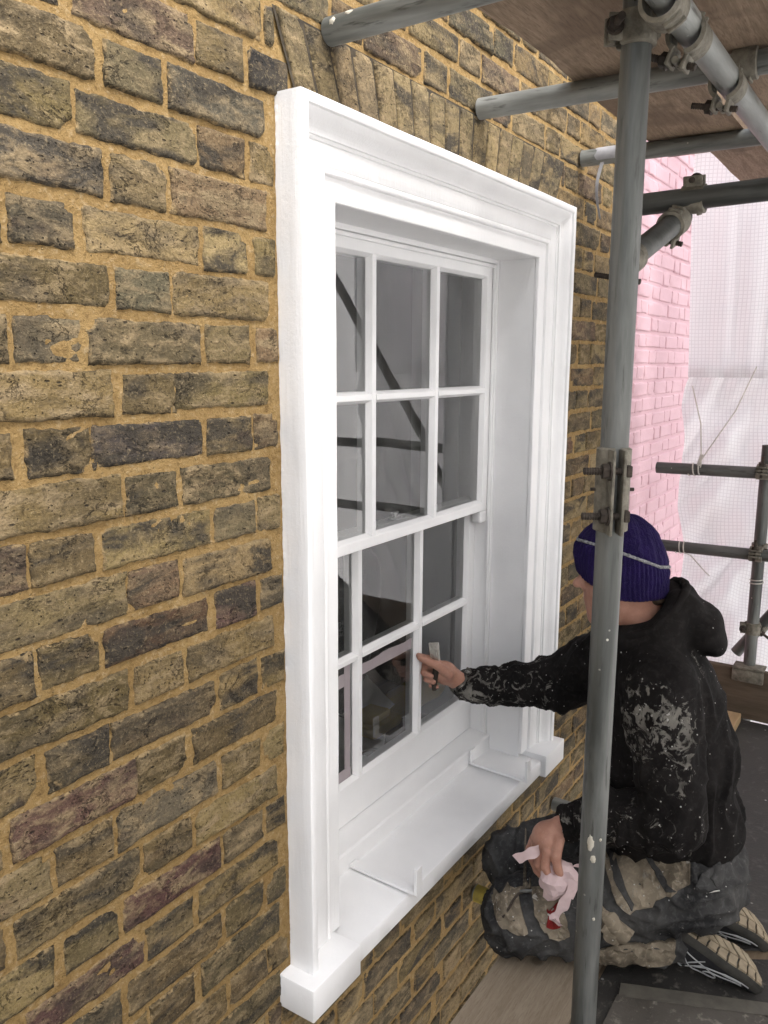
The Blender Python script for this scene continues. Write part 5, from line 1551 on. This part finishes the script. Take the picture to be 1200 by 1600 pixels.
# ---- training shoes
um = m_simple("black_shoe_mesh", (.010, .010, .011), (.022, .022, .024), 90, .7, .5, .002)
wl = m_simple("silver_shoe_trim", (.30, .31, .31), (.46, .47, .47), 30, .5, .2, .001)
lg = m_simple("muddy_rubber_tread", (.21, .17, .115), (.34, .285, .20), 25, .85, .6, .003)
mid_m = m_simple("dark_midsole", (.035, .034, .030), (.07, .066, .058), 25, .8, .4, .002)
def shoe(heel, toe, side, label, roll=0.0):
    H, T = Vector(heel), Vector(toe)              # local coordinates, on the outside of the sole
    s = (T-H); Ln = s.length + .035; s.normalize()
    w = Vector((0, 1, 0)); w = (w - s*w.dot(s)).normalized(); n = w.cross(s)
    if n.z < 0: n = -n
    if roll:
        q = Matrix.Rotation(roll, 3, s); n = q @ n; w = q @ w
    def P(u, v, d):                               # u 0..1 along, v metres across, d metres out of the sole
        spring = -.030*max(0, u-.62)**2*8 + -.004*math.sin(u*math.pi)
        c = H - s*.012 + s*(u*Ln) + w*v + n*(d + spring)
        return L2W(*c)
    def hw(u):
        a = .034 + .013*math.sin(max(0, min(1, (u-.25)/.75))*math.pi*.93) - .004*math.exp(-((u-.38)/.12)**2)
        e0 = math.sqrt(max(0.0, 1-((.10-u)/.10)**2)) if u < .10 else 1
        e1 = math.sqrt(max(0.0, 1-((u-.80)/.20)**2)) if u > .80 else 1
        return a*e0*e1
    def cen(u): return .008*side*math.sin((u-.2)*math.pi)
    N = 40
    us = [.5 - .5*math.cos(math.pi*i/N) for i in range(N+1)]
    # midsole
    b = MB(); vs = []
    lev = [(-.026, .93), (-.020, 1.0), (-.008, 1.04), (0.0, 1.0)]
    for u in us:
        for d, k in lev: vs.append(P(u, cen(u) + hw(u)*k, d))
        for d, k in lev[::-1]: vs.append(P(u, cen(u) - hw(u)*k, d))
    m = 2*len(lev)
    b.add(vs, [(i*m+k, i*m+(k+1) % m, (i+1)*m+(k+1) % m, (i+1)*m+k) for i in range(N) for k in range(m)] + [tuple(range(m)), tuple(N*m+k for k in range(m))[::-1]])
    sh = b.build("shoe", mid_m, man, smooth=True); sh["label"] = label
    # tread blocks
    K = 9
    for k in range(K):
        for sd in (-1, 1):
            u0, u1 = .03 + .94*k/K + .008, .03 + .94*(k+1)/K - .008
            def vv(u, q): return cen(u) + hw(u)*q
            sk = .055
            pts = []
            for u, q in ((u0, .04), (u1, .04), (u1 - sk*.7, .55), (u1 - sk, .97), (u0 - sk, .97), (u0 - sk*.7, .55)):
                u = max(.012, min(.985, u)); pts.append((u, vv(u, q*sd)))
            bb = MB(); nn = len(pts); top = .0055 + random.uniform(-.001, .001)
            cu = sum(p[0] for p in pts)/nn; cv = sum(p[1] for p in pts)/nn
            vs = [P(u, v, -.0005) for u, v in pts] + [P(u, v, top-.0012) for u, v in pts] + [P(cu+(u-cu)*.93, cv+(v-cv)*.93, top) for u, v in pts]
            bb.add(vs, [tuple(range(2*nn, 3*nn))] + [(r_*nn+i, r_*nn+(i+1) % nn, (r_+1)*nn+(i+1) % nn, (r_+1)*nn+i) for r_ in (0, 1) for i in range(nn)])
            bb.build("tread_block", lg, sh)
    # upper
    def ht(u): return .022 + .052*math.exp(-((u-.16)/.20)**2) + .030*math.exp(-((u-.50)/.25)**2)
    def UP(u, th, off=0.0):
        ce, se = math.cos(th), math.sin(th)
        x = math.copysign(abs(ce)**.75, ce); y = abs(se)**.85
        k = hw(u)
        hh = ht(u)*min(1.0, (k/.030)**.6 if k > 0 else 0)
        return P(u, cen(u) + (k*.97+off)*x*(1 - .22*y), -.020 - (hh+off)*y)
    b = MB(); A = 22; vs = []
    for u in us:
        for k in range(A+1): vs.append(UP(u, math.pi*k/A))
    b.add(vs, [(i*(A+1)+k, i*(A+1)+k+1, (i+1)*(A+1)+k+1, (i+1)*(A+1)+k) for i in range(N) for k in range(A)])
    b.build("upper", um, sh, smooth=True)
    # piping on both flanks
    for q in (1, -1):
        f = (lambda t_: t_) if q == 1 else (lambda t_: math.pi - t_)
        lines = [[(.06, .15), (.14, .75), (.24, 1.15)], [(.10, .12), (.22, .55), (.34, 1.05), (.44, 1.2)], [(.26, .95), (.36, .50), (.52, .25), (.72, .22)],
                 [(.16, .2), (.30, .35), (.46, .55), (.60, .42), (.74, .40)], [(.32, .75), (.42, .42), (.56, .18), (.8, .15)], [(.20, .9), (.27, .55), (.36, .2)]]
        b = MB()
        for ln_ in lines:
            pp = []
            for (u0, t0), (u1, t1) in zip(ln_[:-1], ln_[1:]):
                for k in range(6): pp.append(UP(u0+(u1-u0)*k/6, f(t0+(t1-t0)*k/6), .0012))
            pp.append(UP(ln_[-1][0], f(ln_[-1][1]), .0012)); b.poly_tube(pp, .0016, 6)
        b.poly_tube([UP(.47 + .055*math.cos(k*.3927), f(.85 + .26*math.sin(k*.3927)), .0012) for k in range(17)], .0018, 6)
        b.build("piping", wl, sh, smooth=True)
    return sh
shoe((.000, .118, .128), (-.190, .122, .036), 1, "left training shoe, its worn tread turned up")
shoe((-.055, -.020, .122), (-.245, -.030, .034), -1, "right training shoe, its worn tread turned up")

# ------------------------------------------------------------------ things he holds
wadm = NT("pink_tape_paper"); n1 = wadm.noise(22, 4, .6, .5); n2 = wadm.noise(90, 3)
M['wad'] = wadm.set(wadm.ramp(n1, [(.3, (.56, .42, .42)), (.7, (.68, .54, .535))]), .75, wadm.bump(wadm.math('ADD', n1, n2), .4, .003), spec=.2)
wad = empty("tape_wad", L2W(.30, .20, .23), "crumpled wad of pink masking tape under the man's left hand", "tape wad")
bm = bmesh.new(); bmesh.ops.create_icosphere(bm, subdivisions=3, radius=1)
for v in bm.verts:
    d = v.co.copy()
    f = noise.noise(d*1.6); f2 = noise.noise(d*3.1 + Vector((3, 1, 2)))
    k = 1 + .26*f + .20*f2 + random.uniform(-.07, .07)
    v.co = Vector(L2W(.312 + d.x*.047*k, .205 + d.y*.040*k, .262 + d.z*.047*k))
MB().bm(bm).build("wad", M['wad'], wad, smooth=False)
def ribbon(pts, w, name, parent, wd):
    b = MB(); n = len(pts); vs = []
    wd = Vector(wd).normalized()
    P_ = [Vector(p) for p in pts]; fine = []
    for i in range(n-1):
        for k in range(5): fine.append(P_[i].lerp(P_[i+1], k/5))
    fine.append(P_[-1])
    for i, p in enumerate(fine):
        d = wd*(w/2) + Vector((.003*math.sin(i*.9), .003*math.cos(i*.7), 0))
        t_ = (fine[min(i+1, len(fine)-1)] - fine[max(i-1, 0)]).normalized(); nn = t_.cross(wd).normalized()*.0006
        c_ = nn*(4*math.sin(i*.6))
        vs += [p-d+nn+c_, p+d+nn-c_, p+d-nn-c_, p-d-nn+c_]
    b.add(vs, [(i*4+k, i*4+(k+1) % 4, (i+1)*4+(k+1) % 4, (i+1)*4+k) for i in range(len(fine)-1) for k in range(4)] + [(0, 1, 2, 3)])
    return b.build(name, M['wad'], parent, smooth=True)
ribbon([L2W(.275, .240, .290), L2W(.285, .246, .255), L2W(.298, .248, .222), L2W(.312, .246, .196), L2W(.316, .250, .182), L2W(.306, .256, .186)], .022, "loose_strip", wad, PEF*.8 + Vector((0, 0, .5)))
ribbon([L2W(.350, .205, .345), L2W(.372, .208, .330), L2W(.395, .208, .316), L2W(.412, .206, .305)], .026, "loose_strip", wad, PEF*-.5 + Vector((0, 0, -.85)) )
ribbon([L2W(.262, .200, .300), L2W(.245, .206, .315), L2W(.238, .212, .328), L2W(.250, .210, .345)], .024, "loose_strip", wad, PEF)
# scraper in the right hand
scm = m_simple("worn_chrome", (.35, .34, .30), (.62, .61, .57), 30, .25, .3, .002, .9, .5)
sp = empty("paint_scraper", L2W(.668, -.19, .60), "small bright metal scraper in the man's right hand", "scraper")
up_ = (Vector((0, 0, 1))*.95 + PEF*.10).normalized(); sd_ = (PEF - up_*PEF.dot(up_)).normalized(); nm_ = sd_.cross(up_)
b = MB(); b.obox(L2W(.672, -.184, .680), sd_, nm_, up_, .030, .0020, .052, .0006); b.build("blade", scm, sp)
b = MB(); b.obox(L2W(.674, -.190, .690), sd_, nm_, up_, .026, .006, .008, .002); b.obox(L2W(.683, -.186, .672), sd_, nm_, up_, .004, .008, .040, .001); b.obox(L2W(.661, -.186, .672), sd_, nm_, up_, .004, .008, .040, .001); b.build("blade_guard", scm, sp)
b = MB(); b.poly_tube([L2W(.668, -.191, .655), L2W(.668, -.191, .62), L2W(.672, -.189, .585), L2W(.671, -.189, .560)], [.008, .009, .0095, .007], 12); b.build("handle", M['bolt'], sp, smooth=True)
